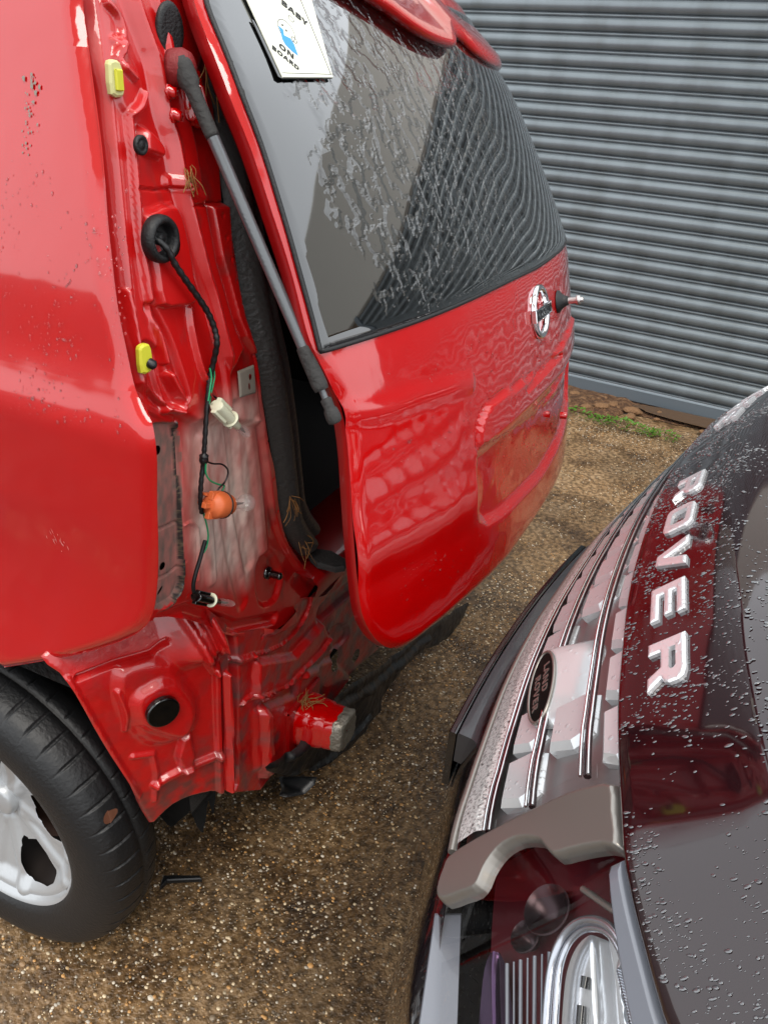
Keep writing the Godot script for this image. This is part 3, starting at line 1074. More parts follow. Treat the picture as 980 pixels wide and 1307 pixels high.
	for line in [smooth2(P2([0.2176, 1.2949, 0.2162, 1.2637, 0.2208, 1.2291, 0.2285, 1.1906, 0.2399, 1.1534]), 3), smooth2(P2([0.2748, 1.0137, 0.2986, 0.9265, 0.3283, 0.8359, 0.3776, 0.7613]), 3), smooth2(P2([0.1133, 0.9049, 0.1162, 0.8304, 0.1859, 0.7463]), 3)]:
		for k in range(1, line.size(), 2):
			f.append(["area", oval(line[k], 0.0034, 0.0034, 10), 0.0016, -0.0012])
	var holes := [oval(P2([0.0774, 1.0514])[0], 0.0058, 0.0058, 14), oval(P2([0.0769, 0.8959])[0], 0.0052, 0.0052, 14), oval(P2([0.0716, 0.8626])[0], 0.0062, 0.0022, 12, 0.7), oval(P2([0.1182, 1.2721])[0], 0.017, 0.017, 20)]
	var shape := func(u: float, y: float) -> float:
		return -0.006 * smoothstep(0.05, 0.0, u + tab(QY, QZ, y)) + 0.0005 * noise.get_noise_2d(u * 14.0, y * 9.0)
	var seal := smooth2(P2([0.1019, 1.0779, 0.104, 1.0383, 0.1049, 0.976, 0.1057, 0.9089, 0.105, 0.8558, 0.0878, 0.838, 0.0666, 0.8367]), 3)
	var tint := func(u: float, y: float, h: float) -> Color:
		var red := Color(0.47, 0.004, 0.005)
		var p := Vector2(u, y)
		var g := noise.get_noise_2d(u * 70.0, y * 30.0)
		var s := primer_dirt(u, y)
		var streak := 0.5 + 0.5 * noise.get_noise_2d(u * 24.0, y * 3.0)
		var bare := Color(0.82, 0.64, 0.56).lerp(Color(0.60, 0.46, 0.39), streak) * (0.95 + 0.3 * g)
		var c := red.lerp(bare, s)
		if Geometry2D.is_point_in_polygon(p, plate):
			c = Color(0.34, 0.12, 0.10).lerp(Color(0.13, 0.09, 0.075), clampf(0.45 + g * 0.9 + 0.4 * noise.get_noise_2d(u * 20.0, y * 14.0), 0.0, 1.0))
		var grime := clampf(noise.get_noise_2d(u * 24.0 + 9.0, y * 9.0) * 1.3 - 0.25, 0.0, 0.7)
		c = c.lerp(Color(0.10, 0.03, 0.025), (1.0 - 0.6 * s) * grime * (0.4 + 0.6 * smoothstep(0.06, 0.16, u)))
		var d := INF
		for k in seal.size() - 1:
			d = minf(d, Geometry2D.get_closest_point_to_segment(p, seal[k], seal[k + 1]).distance_to(p))
		if d < 0.0016:
			c = Color(0.02, 0.015, 0.012).lerp(Color(0.16, 0.11, 0.07), clampf(noise.get_noise_2d(u * 260.0, y * 260.0) * 2.0, 0.0, 1.0))
		return c
	var mb := sheet(recess, out, 0.0016, f, holes, tint, 0.0, 0.006, shape)
	var m: StandardMaterial3D = M.red_pressed
	var dirt := func(u: float, y: float) -> float:
		return 1.0 if Geometry2D.is_point_in_polygon(Vector2(u, y), plate) else primer_dirt(u, y)
	stain_maps(m, dirt, Vector2(0, 0.6), Vector2(0.48, 1.56), Vector2i(120, 240))
	obj("lamp_recess_panel", mb.done(), m, car).set_meta("label", "pressed red pillar panel with bare pinkish primer where the lamp sat")
	# dark behind the screw holes
	var back := MB.new()
	var br := []
	for k in 8:
		var y := lerpf(0.80, 1.36, k / 7.0)
		br.append(PackedVector3Array([recess(0.035 - tab(QY, QZ, y), y, -0.035), recess(0.15, y, -0.035)]))
	back.grid(br)
	obj("inner_pillar", back.done(), M.dark_void, car)


func build_arch_panel(car: Node3D) -> void:
	var out := smooth2(P2([-0.1267, 0.7505, -0.1106, 0.7251, -0.0984, 0.694, -0.0813, 0.625, -0.0639, 0.56, -0.0437, 0.4923, -0.0363, 0.4541, -0.0194, 0.3871, -0.0037, 0.3912, 0.0205, 0.4043, 0.0496, 0.4039, 0.0846, 0.3931, 0.1124, 0.3834, 0.115, 0.4683, 0.114, 0.5693, 0.1127, 0.6479, 0.1077, 0.723, 0.0901, 0.7685, 0.0593, 0.7824, 0.0206, 0.79, -0.0338, 0.7785, -0.0859, 0.7662]), 2, true)
	var f := []
	f.append(["area", smooth2(P2([-0.0081, 0.6785, 0.0183, 0.6808, 0.0484, 0.6557, 0.0679, 0.6074, 0.0606, 0.564, 0.0334, 0.5494, -0.0002, 0.5735, -0.0278, 0.6062, -0.0352, 0.6497, -0.0243, 0.6717]), 3, true), 0.016, 0.012])
	f.append(["area", smooth2(P2([-0.0399, 0.7149, 0.0148, 0.7119, 0.0473, 0.6766, 0.074, 0.6045, 0.0648, 0.5458, 0.0203, 0.5372, -0.0202, 0.5592, -0.0484, 0.6271, -0.0541, 0.68]), 3, true), 0.018, 0.010])
	f.append(["line", P2([-0.0901, 0.7131, -0.0399, 0.7149, 0.0093, 0.7129, 0.0327, 0.7224]), 0.0016, 0.004, -0.009])
	f.append(["line", P2([-0.0338, 0.7785, 0.0149, 0.7726, 0.0648, 0.7777]), 0.004, 0.006, 0.006])
	f.append(["line", smooth2(P2([0.0547, 0.7628, 0.0733, 0.7156, 0.0861, 0.6772, 0.0998, 0.646]), 4), 0.003, 0.004, 0.012])
	f.append(["line", smooth2(P2([0.09, 0.7645, 0.1029, 0.7249, 0.1212, 0.6741, 0.1282, 0.6487]), 4), 0.003, 0.004, 0.012])
	f.append(["line", P2([0.0714, 0.7713, 0.0885, 0.7306, 0.1055, 0.663]), 0.0015, 0.003, -0.008])
	f.append(["area", P2([0.0369, 0.5443, 0.0561, 0.5503, 0.0625, 0.5008, 0.0558, 0.4707, 0.035, 0.4707, 0.0271, 0.5089]), 0.007, 0.011])
	f.append(["line", smooth2(P2([-0.0056, 0.4693, 0.0288, 0.4744, 0.0678, 0.4741, 0.1014, 0.4724]), 3), 0.003, 0.006, 0.009])
	f.append(["line", P2([-0.0334, 0.5428, -0.0046, 0.5315, -0.0014, 0.492, -0.008, 0.4364]), 0.001, 0.005, 0.005])
	f.append(["line", P2([0.1039, 0.6517, 0.1023, 0.575, 0.1015, 0.4758, 0.1012, 0.3866]), 0.003, 0.005, 0.007])
	f.append(["line", smooth2(P2([-0.104, 0.7142, -0.0807, 0.6305, -0.0566, 0.5418, -0.0334, 0.4592]), 3), 0.002, 0.006, 0.006])
	f.append(["line", smooth2(P2([-0.0458, 0.6761, -0.0386, 0.6368, -0.0397, 0.6003]), 3), 0.001, 0.004, 0.006])
	var holes := [P2([-0.0749, 0.7577, -0.0659, 0.7566, -0.0659, 0.7474, -0.0749, 0.7487]), P2([-0.036, 0.756, -0.0254, 0.7556, -0.0253, 0.745, -0.0359, 0.7454])]
	var shape := func(u: float, y: float) -> float:
		return 0.0014 * noise.get_noise_2d(u * 9.0 + 4.0, y * 9.0) + 0.03 * smoothstep(0.66, 0.70, y) * smoothstep(0.02, 0.08, u) - 0.062 * smoothstep(0.68, 0.86, y) + 0.02 * smoothstep(0.80, 0.86, y) * smoothstep(0.05, 0.12, u)
	var tint := func(u: float, y: float, h: float) -> Color:
		var g := noise.get_noise_2d(u * 22.0 + 3.0, y * 22.0)
		var low := smoothstep(0.56, 0.42, y)
		var grime := clampf(0.15 + g * 1.0 + 0.35 * low, 0.0, 0.85) * (0.35 + 0.65 * low)
		return Color(0.47, 0.004, 0.005).lerp(Color(0.07, 0.035, 0.03), grime)
	var mb := sheet(arch_panel_at, out, 0.002, f, holes, tint, -0.004, 0.005, shape)
	var m: StandardMaterial3D = M.red_pressed_arch
	m.heightmap_scale = 0.04
	var o := obj("wheel_arch_panel", mb.done(), m, car)
	var fr := frame_on(arch_panel_at, 0.0066, 0.6324, 0.031)
	var plug := MB.new()
	lathe(plug, [0.0245, -0.006, 0.0245, 0.0, 0.0238, 0.002, 0.022, 0.003, 0.0205, 0.0022, 0.012, 0.0026, 0.0, 0.003], fr.origin, fr.basis.z, 40)
	obj("rubber_plug", plug.done(), M.gloss_black, o)
	# wheel-arch liner and dark underside
	var liner := MB.new()
	var rows := []
	for k in 25:
		var a := deg_to_rad(lerpf(8.0, 205.0, k / 24.0))
		var r := PackedVector3Array()
		for z in [-0.035, -0.08, -0.14, -0.20, -0.26]:
			var rad := lerpf(0.335, 0.385, smoothstep(20.0, 80.0, rad_to_deg(a))) + 0.010 * sin(k * 1.9) * (1.0 if k % 3 else 0.2)
			r.append(Vector3(-0.42 + cos(a) * rad, 0.30 + sin(a) * rad, z - 0.12 * smoothstep(75.0, 35.0, rad_to_deg(a))))
		rows.append(r)
	liner.grid(rows)
	obj("wheel_arch_liner", liner.done(), M.dusty_black, car)
	var inner := MB.new()
	var torn := sheet(func(a: float, b: float, h: float) -> Vector3: return Vector3(a, b, -0.262 + 0.012 * noise.get_noise_2d(a * 9.0, b * 9.0)), P2([-0.78, 0.30, -0.78, 0.74, -0.14, 0.74, -0.12, 0.52, -0.10, 0.42, -0.105, 0.31, -0.12, 0.285, -0.125, 0.21, -0.14, 0.235, -0.155, 0.13, -0.18, 0.19, -0.24, 0.10, -0.30, 0.17, -0.40, 0.12, -0.60, 0.24]), 0.012)
	inner = torn
	obj("inner_arch_wall", inner.done(), M.dark_void, car)
	var under := MB.new()
	under.box(Vector3(-1.5, 0.24, -1.48), Vector3(-0.12, 0.50, -0.27), 0.03)
	obj("underside", under.done(), M.dark_void, car)


func build_back_panel(car: Node3D) -> void:
	var out := P2([0.1575, 0.7839, 0.1772, 0.7208, 0.1901, 0.6416, 0.1894, 0.548, 0.1822, 0.403, 0.1987, 0.3791, 0.2901, 0.2957, 0.3324, 0.2951, 0.3969, 0.2968])
	out.append_array(PackedVector2Array([Vector2(0.62, 0.33), Vector2(1.49, 0.33), Vector2(1.49, 0.70), Vector2(0.60, 0.69)]))
	out.append_array(P2([0.4696, 0.6466, 0.4097, 0.6388, 0.3341, 0.6346, 0.2248, 0.6976]))
	var f := []
	f.append(["line", smooth2(P2([0.2692, 0.6214, 0.3221, 0.5938, 0.372, 0.5794, 0.417, 0.5802, 0.4439, 0.5974, 0.4588, 0.636]), 5), 0.0012, 0.002, 0.005])
	f.append(["area", smooth2(P2([0.3064, 0.7141, 0.3677, 0.6898, 0.4055, 0.6047, 0.3589, 0.6084, 0.3057, 0.6342]), 3, true), 0.012, 0.012])
	f.append(["area", P2([0.269, 0.6151, 0.3911, 0.542, 0.4692, 0.5459, 0.4927, 0.5487, 0.5356, 0.4639, 0.4445, 0.4484, 0.3396, 0.4951, 0.2581, 0.5315]), 0.010, 0.014])
	f.append(["line", smooth2(P2([0.2362, 0.5458, 0.2584, 0.5447, 0.3396, 0.5022, 0.4087, 0.4935, 0.4721, 0.4888, 0.5203, 0.5011]), 4), 0.0012, 0.002, 0.007])
	f.append(["area", P2([0.2577, 0.5165, 0.3933, 0.4497, 0.4143, 0.4931, 0.5379, 0.4329, 0.6159, 0.3245, 0.4213, 0.2705, 0.3085, 0.314, 0.2637, 0.3666]), 0.014, 0.010])
	f.append(["line", P2([0.2853, 0.494, 0.2932, 0.3385]), 0.006, 0.006, 0.016])
	f.append(["line", P2([0.2173, 0.7113, 0.221, 0.6029, 0.2122, 0.3787]), 0.006, 0.007, -0.014])
	f.append(["line", P2([0.1978, 0.6359, 0.1987, 0.5237, 0.1948, 0.3905]), 0.002, 0.003, 0.012])
	f.append(["line", smooth2(P2([0.2776, 0.7093, 0.297, 0.6744, 0.3011, 0.6373]), 4), 0.002, 0.003, -0.006])
	f.append(["line", P2([0.2225, 0.6407, 0.2691, 0.6183]), 0.003, 0.004, 0.007])
	f.append(["area", smooth2(P2([0.5327, 0.5042, 0.5867, 0.4844, 0.6049, 0.4367, 0.5545, 0.4312, 0.5163, 0.4676]), 3, true), 0.01, -0.008])
	f.append(["line", PackedVector2Array([Vector2(0.45, 0.665), Vector2(1.45, 0.675)]), 0.02, 0.02, 0.035])
	f.append(["line", PackedVector2Array([Vector2(0.50, 0.56), Vector2(1.45, 0.56)]), 0.012, 0.012, -0.012])
	var holes := [oval(P2([0.6333, 0.3676])[0], 0.014, 0.016, 16), oval(P2([0.5458, 0.4153])[0], 0.020, 0.024, 18), oval(P2([0.7315, 0.3474])[0], 0.020, 0.016, 16), oval(Vector2(1.05, 0.48), 0.02, 0.02, 16)]
	var shape := func(u: float, y: float) -> float:
		return 0.002 * noise.get_noise_2d(u * 10.0 + 14.0, y * 10.0) + 0.05 * smoothstep(0.45, 0.95, u)
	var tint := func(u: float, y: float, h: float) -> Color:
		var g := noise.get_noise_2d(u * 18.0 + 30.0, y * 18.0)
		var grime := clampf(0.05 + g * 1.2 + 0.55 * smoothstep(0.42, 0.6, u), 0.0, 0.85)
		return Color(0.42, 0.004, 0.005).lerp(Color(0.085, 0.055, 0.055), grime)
	var mb := sheet(back_panel_at, out, 0.0028, f, holes, tint, 0.0, 0.006, shape)
	var m: StandardMaterial3D = M.red_pressed_back
	obj("rear_body_panel", mb.done(), m, car)
	var sill := MB.new()
	var rows := []
	for k in 15:
		var z := lerpf(-0.40, -1.30, k / 14.0)
		var push := 0.05 * smoothstep(0.45, 0.95, -z)
		rows.append(PackedVector3Array([Vector3(-0.005 + push, 0.655, z), Vector3(0.004 + push, 0.690, z), Vector3(-0.008 + push, 0.703, z), Vector3(-0.06 + push, 0.705, z), Vector3(-0.13, 0.70, z), Vector3(-0.16, 0.64, z)]))
	sill.grid(rows)
	obj("boot_sill", sill.done(), M.red_inner, car).set_meta("label", "dull dark red boot sill below the tailgate")
	var backing := MB.new()
	backing.q(Vector3(-0.12, 0.28, -0.2), Vector3(-0.12, 0.66, -0.2), Vector3(-0.12, 0.66, -1.5), Vector3(-0.12, 0.28, -1.5))
	obj("crossmember", backing.done(), M.dark_void, car)
	# crash box: a stepped, flattened tube that sticks out, its tip torn to bare metal
	var a := Vector3(-0.035, 0.372, -0.415)
	var b := Vector3(0.0722, 0.385, -0.414)
	var d := (b - a)
	var can := MB.new()
	var rings := []
	var pr := [0.0, 0.047, 0.05, 0.0475, 0.30, 0.0445, 0.34, 0.0415, 0.37, 0.0425, 0.58, 0.0400, 0.62, 0.0375, 0.65, 0.0385, 0.84, 0.0365]
	for k in range(0, pr.size(), 2):
		var ring := PackedVector3Array()
		for j in 28:
			var an := TAU * j / 28
			var sq := pow(pow(absf(cos(an)), 4.0) + pow(absf(sin(an)), 4.0), -0.25)
			ring.append(a + d * pr[k] + Vector3(0, sin(an) * sq * pr[k + 1] * 0.98, cos(an) * sq * pr[k + 1] * 0.92))
		rings.append(ring)
	can.grid(rings, true)
	var co := obj("crash_box", can.done(), M.red_paint_wet, car)
	var torn := MB.new()
	var tr := []
	for k in 5:
		var ring := PackedVector3Array()
		for j in 28:
			var an := TAU * j / 28
			var sq := pow(pow(absf(cos(an)), 4.0) + pow(absf(sin(an)), 4.0), -0.25)
			var jag := 0.05 * noise.get_noise_2d(cos(an) * 3.0, sin(an) * 3.0) if k < 2 else 0.0
			var at: float = [0.80, 0.86, 0.97, 1.0, 0.95][k] + jag * 1.6
			var rr: float = [0.0373, 0.0366, 0.034 + 0.003 * sin(an * 9.0), 0.026, 0.002][k]
			ring.append(a + d * at + Vector3(0, sin(an) * sq * rr * 0.99, cos(an) * sq * rr * 0.93))
		tr.append(ring)
	torn.grid(tr, true)
	obj("torn_tip", torn.done(), M.bare_metal, co)
	var flange := MB.new()
	flange.box(Vector3(-0.034, 0.315, -0.475), Vector3(-0.022, 0.43, -0.355), 0.004)
	obj("mounting_flange", flange.done(), M.red_inner, co)
	# black remains of the bumper under the rear panel
	var val := smooth2(P2([0.2544, 0.403, 0.3372, 0.3644, 0.4172, 0.3632, 0.5057, 0.353, 0.6296, 0.3162, 0.7828, 0.2483, 1.0057, 0.1868, 1.4416, 0.0141, 1.4872, -0.1089, 1.0318, 0.1033, 0.8361, 0.1555, 0.7655, 0.1408, 0.7618, 0.1089, 0.6699, 0.1244, 0.5816, 0.1424, 0.5093, 0.1855, 0.4468, 0.2216, 0.3771, 0.2622, 0.3054, 0.3353]), 3, true)
	var vf := [["line", smooth2(P2([0.3374, 0.3544, 0.515, 0.3227, 0.6685, 0.2553, 0.8025, 0.2125, 1.0442, 0.1426]), 3), 0.004, 0.01, 0.012], ["line", P2([0.424, 0.2322, 0.5628, 0.1828, 0.6811, 0.1634]), 0.002, 0.006, 0.010]]
	var crumple := func(u: float, y: float) -> float:
		return 0.012 * noise.get_noise_2d(u * 4.0, y * 6.0) + 0.0025 * noise.get_noise_2d(u * 30.0, y * 30.0)
	var vm := sheet(valance_at, val, 0.004, vf, [], null, -0.006, 0.01, crumple)
	obj("bumper_remnant", vm.done(), M.black_plastic, car).set_meta("label", "torn black plastic left under the rear panel")


func valance_at(a: float, b: float, h := 0.0) -> Vector3:
	return Vector3(-0.005 + h, b, -a)


func build_cabin(car: Node3D) -> void:
	# weather strip round the tailgate opening, then the black trim inside it
	var p2 := smooth2(P2([0.3231, 1.5428, 0.3054, 1.4973, 0.2822, 1.4511, 0.2654, 1.3976, 0.2579, 1.3507, 0.2529, 1.3022, 0.2517, 1.2381, 0.2562, 1.1736, 0.2619, 1.1194, 0.2776, 1.0577, 0.2994, 0.9816, 0.322, 0.8971, 0.3449, 0.8277, 0.376, 0.7771, 0.4157, 0.73]), 4)
	var rows := []
	var path := PackedVector3Array()
	for p in p2:
		path.append(recess(p.x, p.y, -0.004))
	for k in path.size():
		var t := (path[mini(k + 1, path.size() - 1)] - path[maxi(k - 1, 0)]).normalized()
		var inw := Vector3(0, -t.z, t.y).normalized()
		if inw.z > 0 and k < path.size() - 6:
			inw = -inw
		if k >= path.size() - 6 and inw.y < 0:
			inw = -inw
		var r := PackedVector3Array()
		for q in [[-0.006, -0.004], [0.002, 0.008], [0.009, 0.014], [0.016, 0.015], [0.021, 0.010], [0.0225, 0.004], [0.026, 0.004], [0.030, 0.008], [0.036, 0.008], [0.042, 0.002], [0.046, -0.012], [0.048, -0.03]]:
			r.append(path[k] + (inw * (q[0] * 1.3 + 0.006)) + Vector3(q[1] * 1.1 + 0.010, 0, 0))
		rows.append(r)
	var seal := MB.new()
	seal.grid(rows)
	obj("weather_strip", seal.done(), M.seal_rubber, car)
	var trim := MB.new()
	var r2 := []
	for r in rows:
		var w: Vector3 = r[11]
		r2.append(PackedVector3Array([w, w + Vector3(-0.10, 0, -0.012), w + Vector3(-0.30, 0.0, -0.03), w + Vector3(-0.75, 0.0, -0.03)]))
	trim.grid(r2)
	obj("pillar_trim", trim.done(), M.cabin_black, car)
	var cab := MB.new()
	cab.q(Vector3(-0.14, 0.62, -0.30), Vector3(-0.14, 0.62, -1.48), Vector3(-0.95, 0.62, -1.48), Vector3(-0.95, 0.62, -0.30))
	cab.q(Vector3(-0.2, 0.62, -1.45), Vector3(-0.2, 1.52, -1.42), Vector3(-0.95, 1.52, -1.42), Vector3(-0.95, 0.62, -1.45))
	cab.q(Vector3(-0.34, 1.53, -0.20), Vector3(-0.42, 1.53, -1.36), Vector3(-1.4, 1.56, -1.36), Vector3(-1.4, 1.56, -0.20))
	obj("cabin_lining", cab.done(), M.cabin_black, car)
	var seat := MB.new()
	seat.box(Vector3(-0.95, 0.62, -1.42), Vector3(-0.80, 1.22, -0.30), 0.04)
	for z in [-0.55, -1.15]:
		seat.box(Vector3(-0.95, 1.22, z - 0.13), Vector3(-0.84, 1.40, z + 0.13), 0.03)
	obj("rear_seat", seat.done(), M.cabin_black, car)
	var shelf := MB.new()
	shelf.box(Vector3(-0.62, 1.02, -0.52), Vector3(-0.25, 1.05, -0.33), 0.01)
	obj("parcel_shelf_support", shelf.done(), M.dusty_black, car)
	var foam := MB.new()
	foam.box(Vector3(-0.40, 1.30, -0.47), Vector3(-0.36, 1.37, -0.43), 0.006)
	obj("foam_block", foam.done(), M.dry_straw, car)
	for k in 3:
		var slot := MB.new()
		slot.box(Vector3(-0.36 - 0.01 * k, 1.20 + 0.055 * k, -0.56), Vector3(-0.30, 1.225 + 0.055 * k, -0.36), 0.004)
		obj("trim_slat", slot.done(), M.dusty_black, car)


func build_tailgate(car: Node3D) -> void:
	var half := smooth2(P2([-0.2217, 1.5155, -0.2041, 1.4879, -0.1871, 1.4507, -0.1767, 1.4089, -0.1755, 1.3622, -0.1717, 1.3053, -0.1686, 1.2488, -0.1627, 1.1963, -0.1645, 1.1709, -0.1732, 1.138, -0.1818, 1.1104, -0.1813, 1.0704, -0.1749, 1.0013, -0.1732, 0.9409, -0.1746, 0.8917, -0.1793, 0.8473, -0.1929, 0.8116, -0.214, 0.78, -0.2386, 0.7582, -0.2724, 0.7465, -0.3397, 0.7435, -0.4366, 0.738, -0.6042, 0.7267]), 3)
	var out := PackedVector2Array()
	for p in half:
		if p.y < 1.585 and p.x > -0.795:
			out.append(p)
	out.insert(0, Vector2(out[0].x - 0.02, 1.585))
	var n := out.size()
	for k in n:
		var p := out[n - 1 - k]
		out.append(far_half(p))
	var gate := Node3D.new()
	gate.name = "tailgate"
	car.add_child(gate, true)
	gate.set_meta("label", "red tailgate standing ajar with its dark wet rear window")
	var lip := smooth2(P2([-0.4664, 0.9742, -0.466, 0.998, -0.4797, 1.0173, -0.5135, 1.0274, -0.6014, 1.0261, -0.7803, 1.013, -0.914, 1.0054]), 4)
	var lip_full := lip.duplicate()
	for k in lip.size():
		var p := lip[lip.size() - 1 - k]
		lip_full.append(Vector2(-0.8 - (p.x + 0.8) * 1.15, p.y))
	var low := P2([-0.4664, 0.9742, -0.5949, 0.9568, -0.7781, 0.9371, -0.9414, 0.9243])
	var lowm := PackedVector2Array()
	for k in low.size():
		var p := low[low.size() - 1 - k]
		lowm.append(Vector2(-0.8 - (p.x + 0.8) * 1.15, p.y))
	var handle := lip_full.duplicate()
	for k in lowm.size():
		handle.append(lowm[k])
	var lowr := low.duplicate()
	lowr.reverse()
	handle.append_array(lowr)
	var pocket := P2([-0.4664, 0.9742, -0.4554, 0.9317, -0.4544, 0.8816, -0.4681, 0.8522, -0.4975, 0.8313, -0.5575, 0.8187, -0.7866, 0.8003])
	var pk := PackedVector2Array()
	for p in pocket:
		pk.append(p)
	for k in pocket.size():
		var p := pocket[pocket.size() - 1 - k]
		pk.append(Vector2(-0.8 - (p.x + 0.8) * 1.15, p.y))
	var f := []
	f.append(["area", handle, 0.004, 0.007])
	f.append(["line", lip_full, 0.0008, 0.002, -0.004])
	f.append(["area", pk, 0.022, -0.011])
	# soft shoulder line below the window
	var crease := smooth2(P2([-0.1775, 1.1045, -0.2292, 1.0949, -0.2912, 1.0904, -0.3646, 1.0838, -0.4547, 1.0738]), 4)
	f.append(["line", crease, 0.002, 0.02, 0.003])
	f.append(["line", PackedVector2Array([Vector2(-0.19, 0.93), Vector2(-0.46, 0.90)]), 0.004, 0.05, 0.004])
	var shape := func(a: float, b: float) -> float:
		return 0.0012 * noise.get_noise_2d(a * 5.0 + 2.0, b * 6.0)
	var mb := sheet(tailgate_at, out, 0.005, f, [], null, -0.007, 0.012, shape)
	obj("outer_skin", mb.done(), M.red_tailgate, gate)
	beads_on(tailgate_at, Vector2(-1.02, 0.80), Vector2(-0.24, 1.13), 1500, 0.0017, 1.2, 4, gate)
	# returned edge and inner skin
	var wall := MB.new()
	var r0 := PackedVector3Array()
	var r1 := PackedVector3Array()
	var r2 := PackedVector3Array()
	for k in out.size() + 1:
		var p := out[k % out.size()]
		var c := tailgate_at(p.x, p.y, -0.007)
		r0.append(c)
		var inw := (Vector3(c.x, 1.1, -0.84) - c).normalized() * 0.012
		r1.append(c + Vector3(-0.014, -0.004, 0) + inw * 0.1)
		r2.append(c + Vector3(-0.024, -0.007, 0) + inw * 2.6)
	wall.grid([r0, r1, r2])
	obj("returned_edge", wall.done(), M.red_inner, gate)
	var inner := sheet(func(a: float, b: float, h: float) -> Vector3: return tailgate_at(a, b, -0.038), Geometry2D.offset_polygon(out, -0.02)[0], 0.02)
	obj("inner_skin", inner.done(), M.red_inner, gate)
	# rear window
	var g := smooth2(P2([-0.2299, 1.5102, -0.2098, 1.4853, -0.1964, 1.4514, -0.1856, 1.4119, -0.1825, 1.3663, -0.1773, 1.3092, -0.1708, 1.2485, -0.1665, 1.2019, -0.164, 1.1773, -0.168, 1.1734, -0.2151, 1.174, -0.2874, 1.1751, -0.3762, 1.1763, -0.4911, 1.1781, -0.6507, 1.1792, -0.8302, 1.1762]), 3)
	var go := PackedVector2Array()
	for p in g:
		if p.y < 1.56 and p.x > -0.795:
			go.append(p)
	go.insert(0, Vector2(go[0].x - 0.015, 1.56))
	var m := go.size()
	for k in m:
		var p := go[m - 1 - k]
		go.append(far_half(p))
	var wet := noise_texture(0.030, 41, 3, 1024)
	var img := wet.get_image()
	var hm := Image.create(1024, 1024, false, Image.FORMAT_L8)
	var side := FastNoiseLite.new()
	side.seed = 5
	side.frequency = 0.004
	for y in 1024:
		for x in 1024:
			# x runs across the window, y down it: left strip is clear, then runs of water, then fine beads
			var u := x / 1024.0 + 0.07 * side.get_noise_2d(x * 1.5, y * 0.7)
			var v := img.get_pixel(x, int(y * 0.30) % 1024).r
			var w := img.get_pixel((x * 3 + 311) % 1024, (y * 2) % 1024).r
			var amount := smoothstep(0.105, 0.135, u) * (1.0 - 0.80 * smoothstep(0.44, 0.60, u)) * smoothstep(0.97, 0.72, y / 1024.0 + 0.15 * side.get_noise_2d(x * 2.0, 77.0))
			var film := smoothstep(0.38, 0.60, v * 0.86 + w * 0.14) * amount
			hm.set_pixel(x, y, Color.from_hsv(0, 0, film))
	# beads that stand on the glass
	var br := RandomNumberGenerator.new()
	br.seed = 88
	for k in 2600:
		var cx := br.randi_range(150, 1015)
		var cy := br.randi_range(4, 1010)
		var rad := lerpf(1.2, 4.0, pow(br.randf(), 3.0))
		for y in range(-7, 8):
			for x in range(-4, 5):
				var d := Vector2(x / rad, y / (rad * 1.5)).length()
				if d < 1.0:
					var px := clampi(cx + x, 0, 1023)
					var py := clampi(cy + y, 0, 1023)
					hm.set_pixel(px, py, Color.from_hsv(0, 0, minf(1.0, hm.get_pixel(px, py).r + 0.35 * sqrt(1.0 - d * d))))
	var gm: StandardMaterial3D = M.rear_glass
	gm.heightmap_enabled = true
	gm.heightmap_texture = ImageTexture.create_from_image(hm)
	gm.heightmap_scale = 0.26
	# window map: a from -0.14 (near) to -1.54, b from 1.17 to 1.56
	gm.uv1_scale = Vector3(-1.0 / 1.20, -1.0 / 0.40, 1)
	gm.uv1_offset = Vector3(-0.14 / 1.20, 1.56 / 0.40, 0)
	var gl := sheet(func(a: float, b: float, h: float) -> Vector3: return tailgate_at(a, b, 0.0035 + h), go, 0.006, [], [], null, -0.004, 0.006)
	obj("rear_window", gl.done(), gm, gate)
	var rubber := MB.new()
	var rp := PackedVector3Array()
	for k in range(1, m):
		rp.append(tailgate_at(go[k].x, go[k].y, 0.001))
	for k in m - 1:
		rp.append(tailgate_at(far_half(go[m - 1 - k]).x, go[m - 1 - k].y, 0.001))
	tube(rubber, rp, 0.0028, 6)
	obj("window_seal", rubber.done(), M.black_rubber, gate)
	# spoiler over the window
	var sp := MB.new()
	var rows := []
	var dz := [0.2, 0.45, 0.58, 0.63, 0.68, 0.75, 0.785, 0.805, 0.83, 0.87, 0.91, 1.0, 1.2, 1.48]
	var dy := [1.60, 1.545, 1.517, 1.503, 1.494, 1.490, 1.493, 1.501, 1.510, 1.506, 1.492, 1.480, 1.478, 1.478]
	for k in 97:
		var z := lerpf(0.2, 1.27, k / 96.0)
		var e := tailgate_at(-z, tab(dz, dy, z))
		var t := lerpf(0.024, 0.012, smoothstep(0.77, 0.83, z))
		rows.append(PackedVector3Array([e + Vector3(-0.02, 0.006, 0), e + Vector3(t * 0.7, -0.003, 0), e + Vector3(t, 0.003, 0), e + Vector3(t * 0.95, 0.010, 0), e + Vector3(t * 0.4, 0.022, 0), e + Vector3(-0.045, 0.062, 0), e + Vector3(-0.13, 0.095, 0)]))
	sp.grid(rows)
	obj("spoiler", sp.done(), M.red_paint_wet, gate)
	# round badge with a bar across it
	var fr := frame_badge(-0.7833, 1.1084)
	var ring := MB.new()
	var rr := []
	for k in 49:
		var an := TAU * k / 48
		var rg := PackedVector3Array()
		for q in [[0.046, 0.0], [0.0455, 0.005], [0.042, 0.0075], [0.036, 0.0065], [0.0345, 0.0]]:
			rg.append(fr * Vector3(cos(an) * q[0], sin(an) * q[0], q[1]))
		rr.append(rg)
	ring.grid(rr)
	var badge := obj("badge_ring", ring.done(), M.chrome, gate)
	var bar := MB.new()
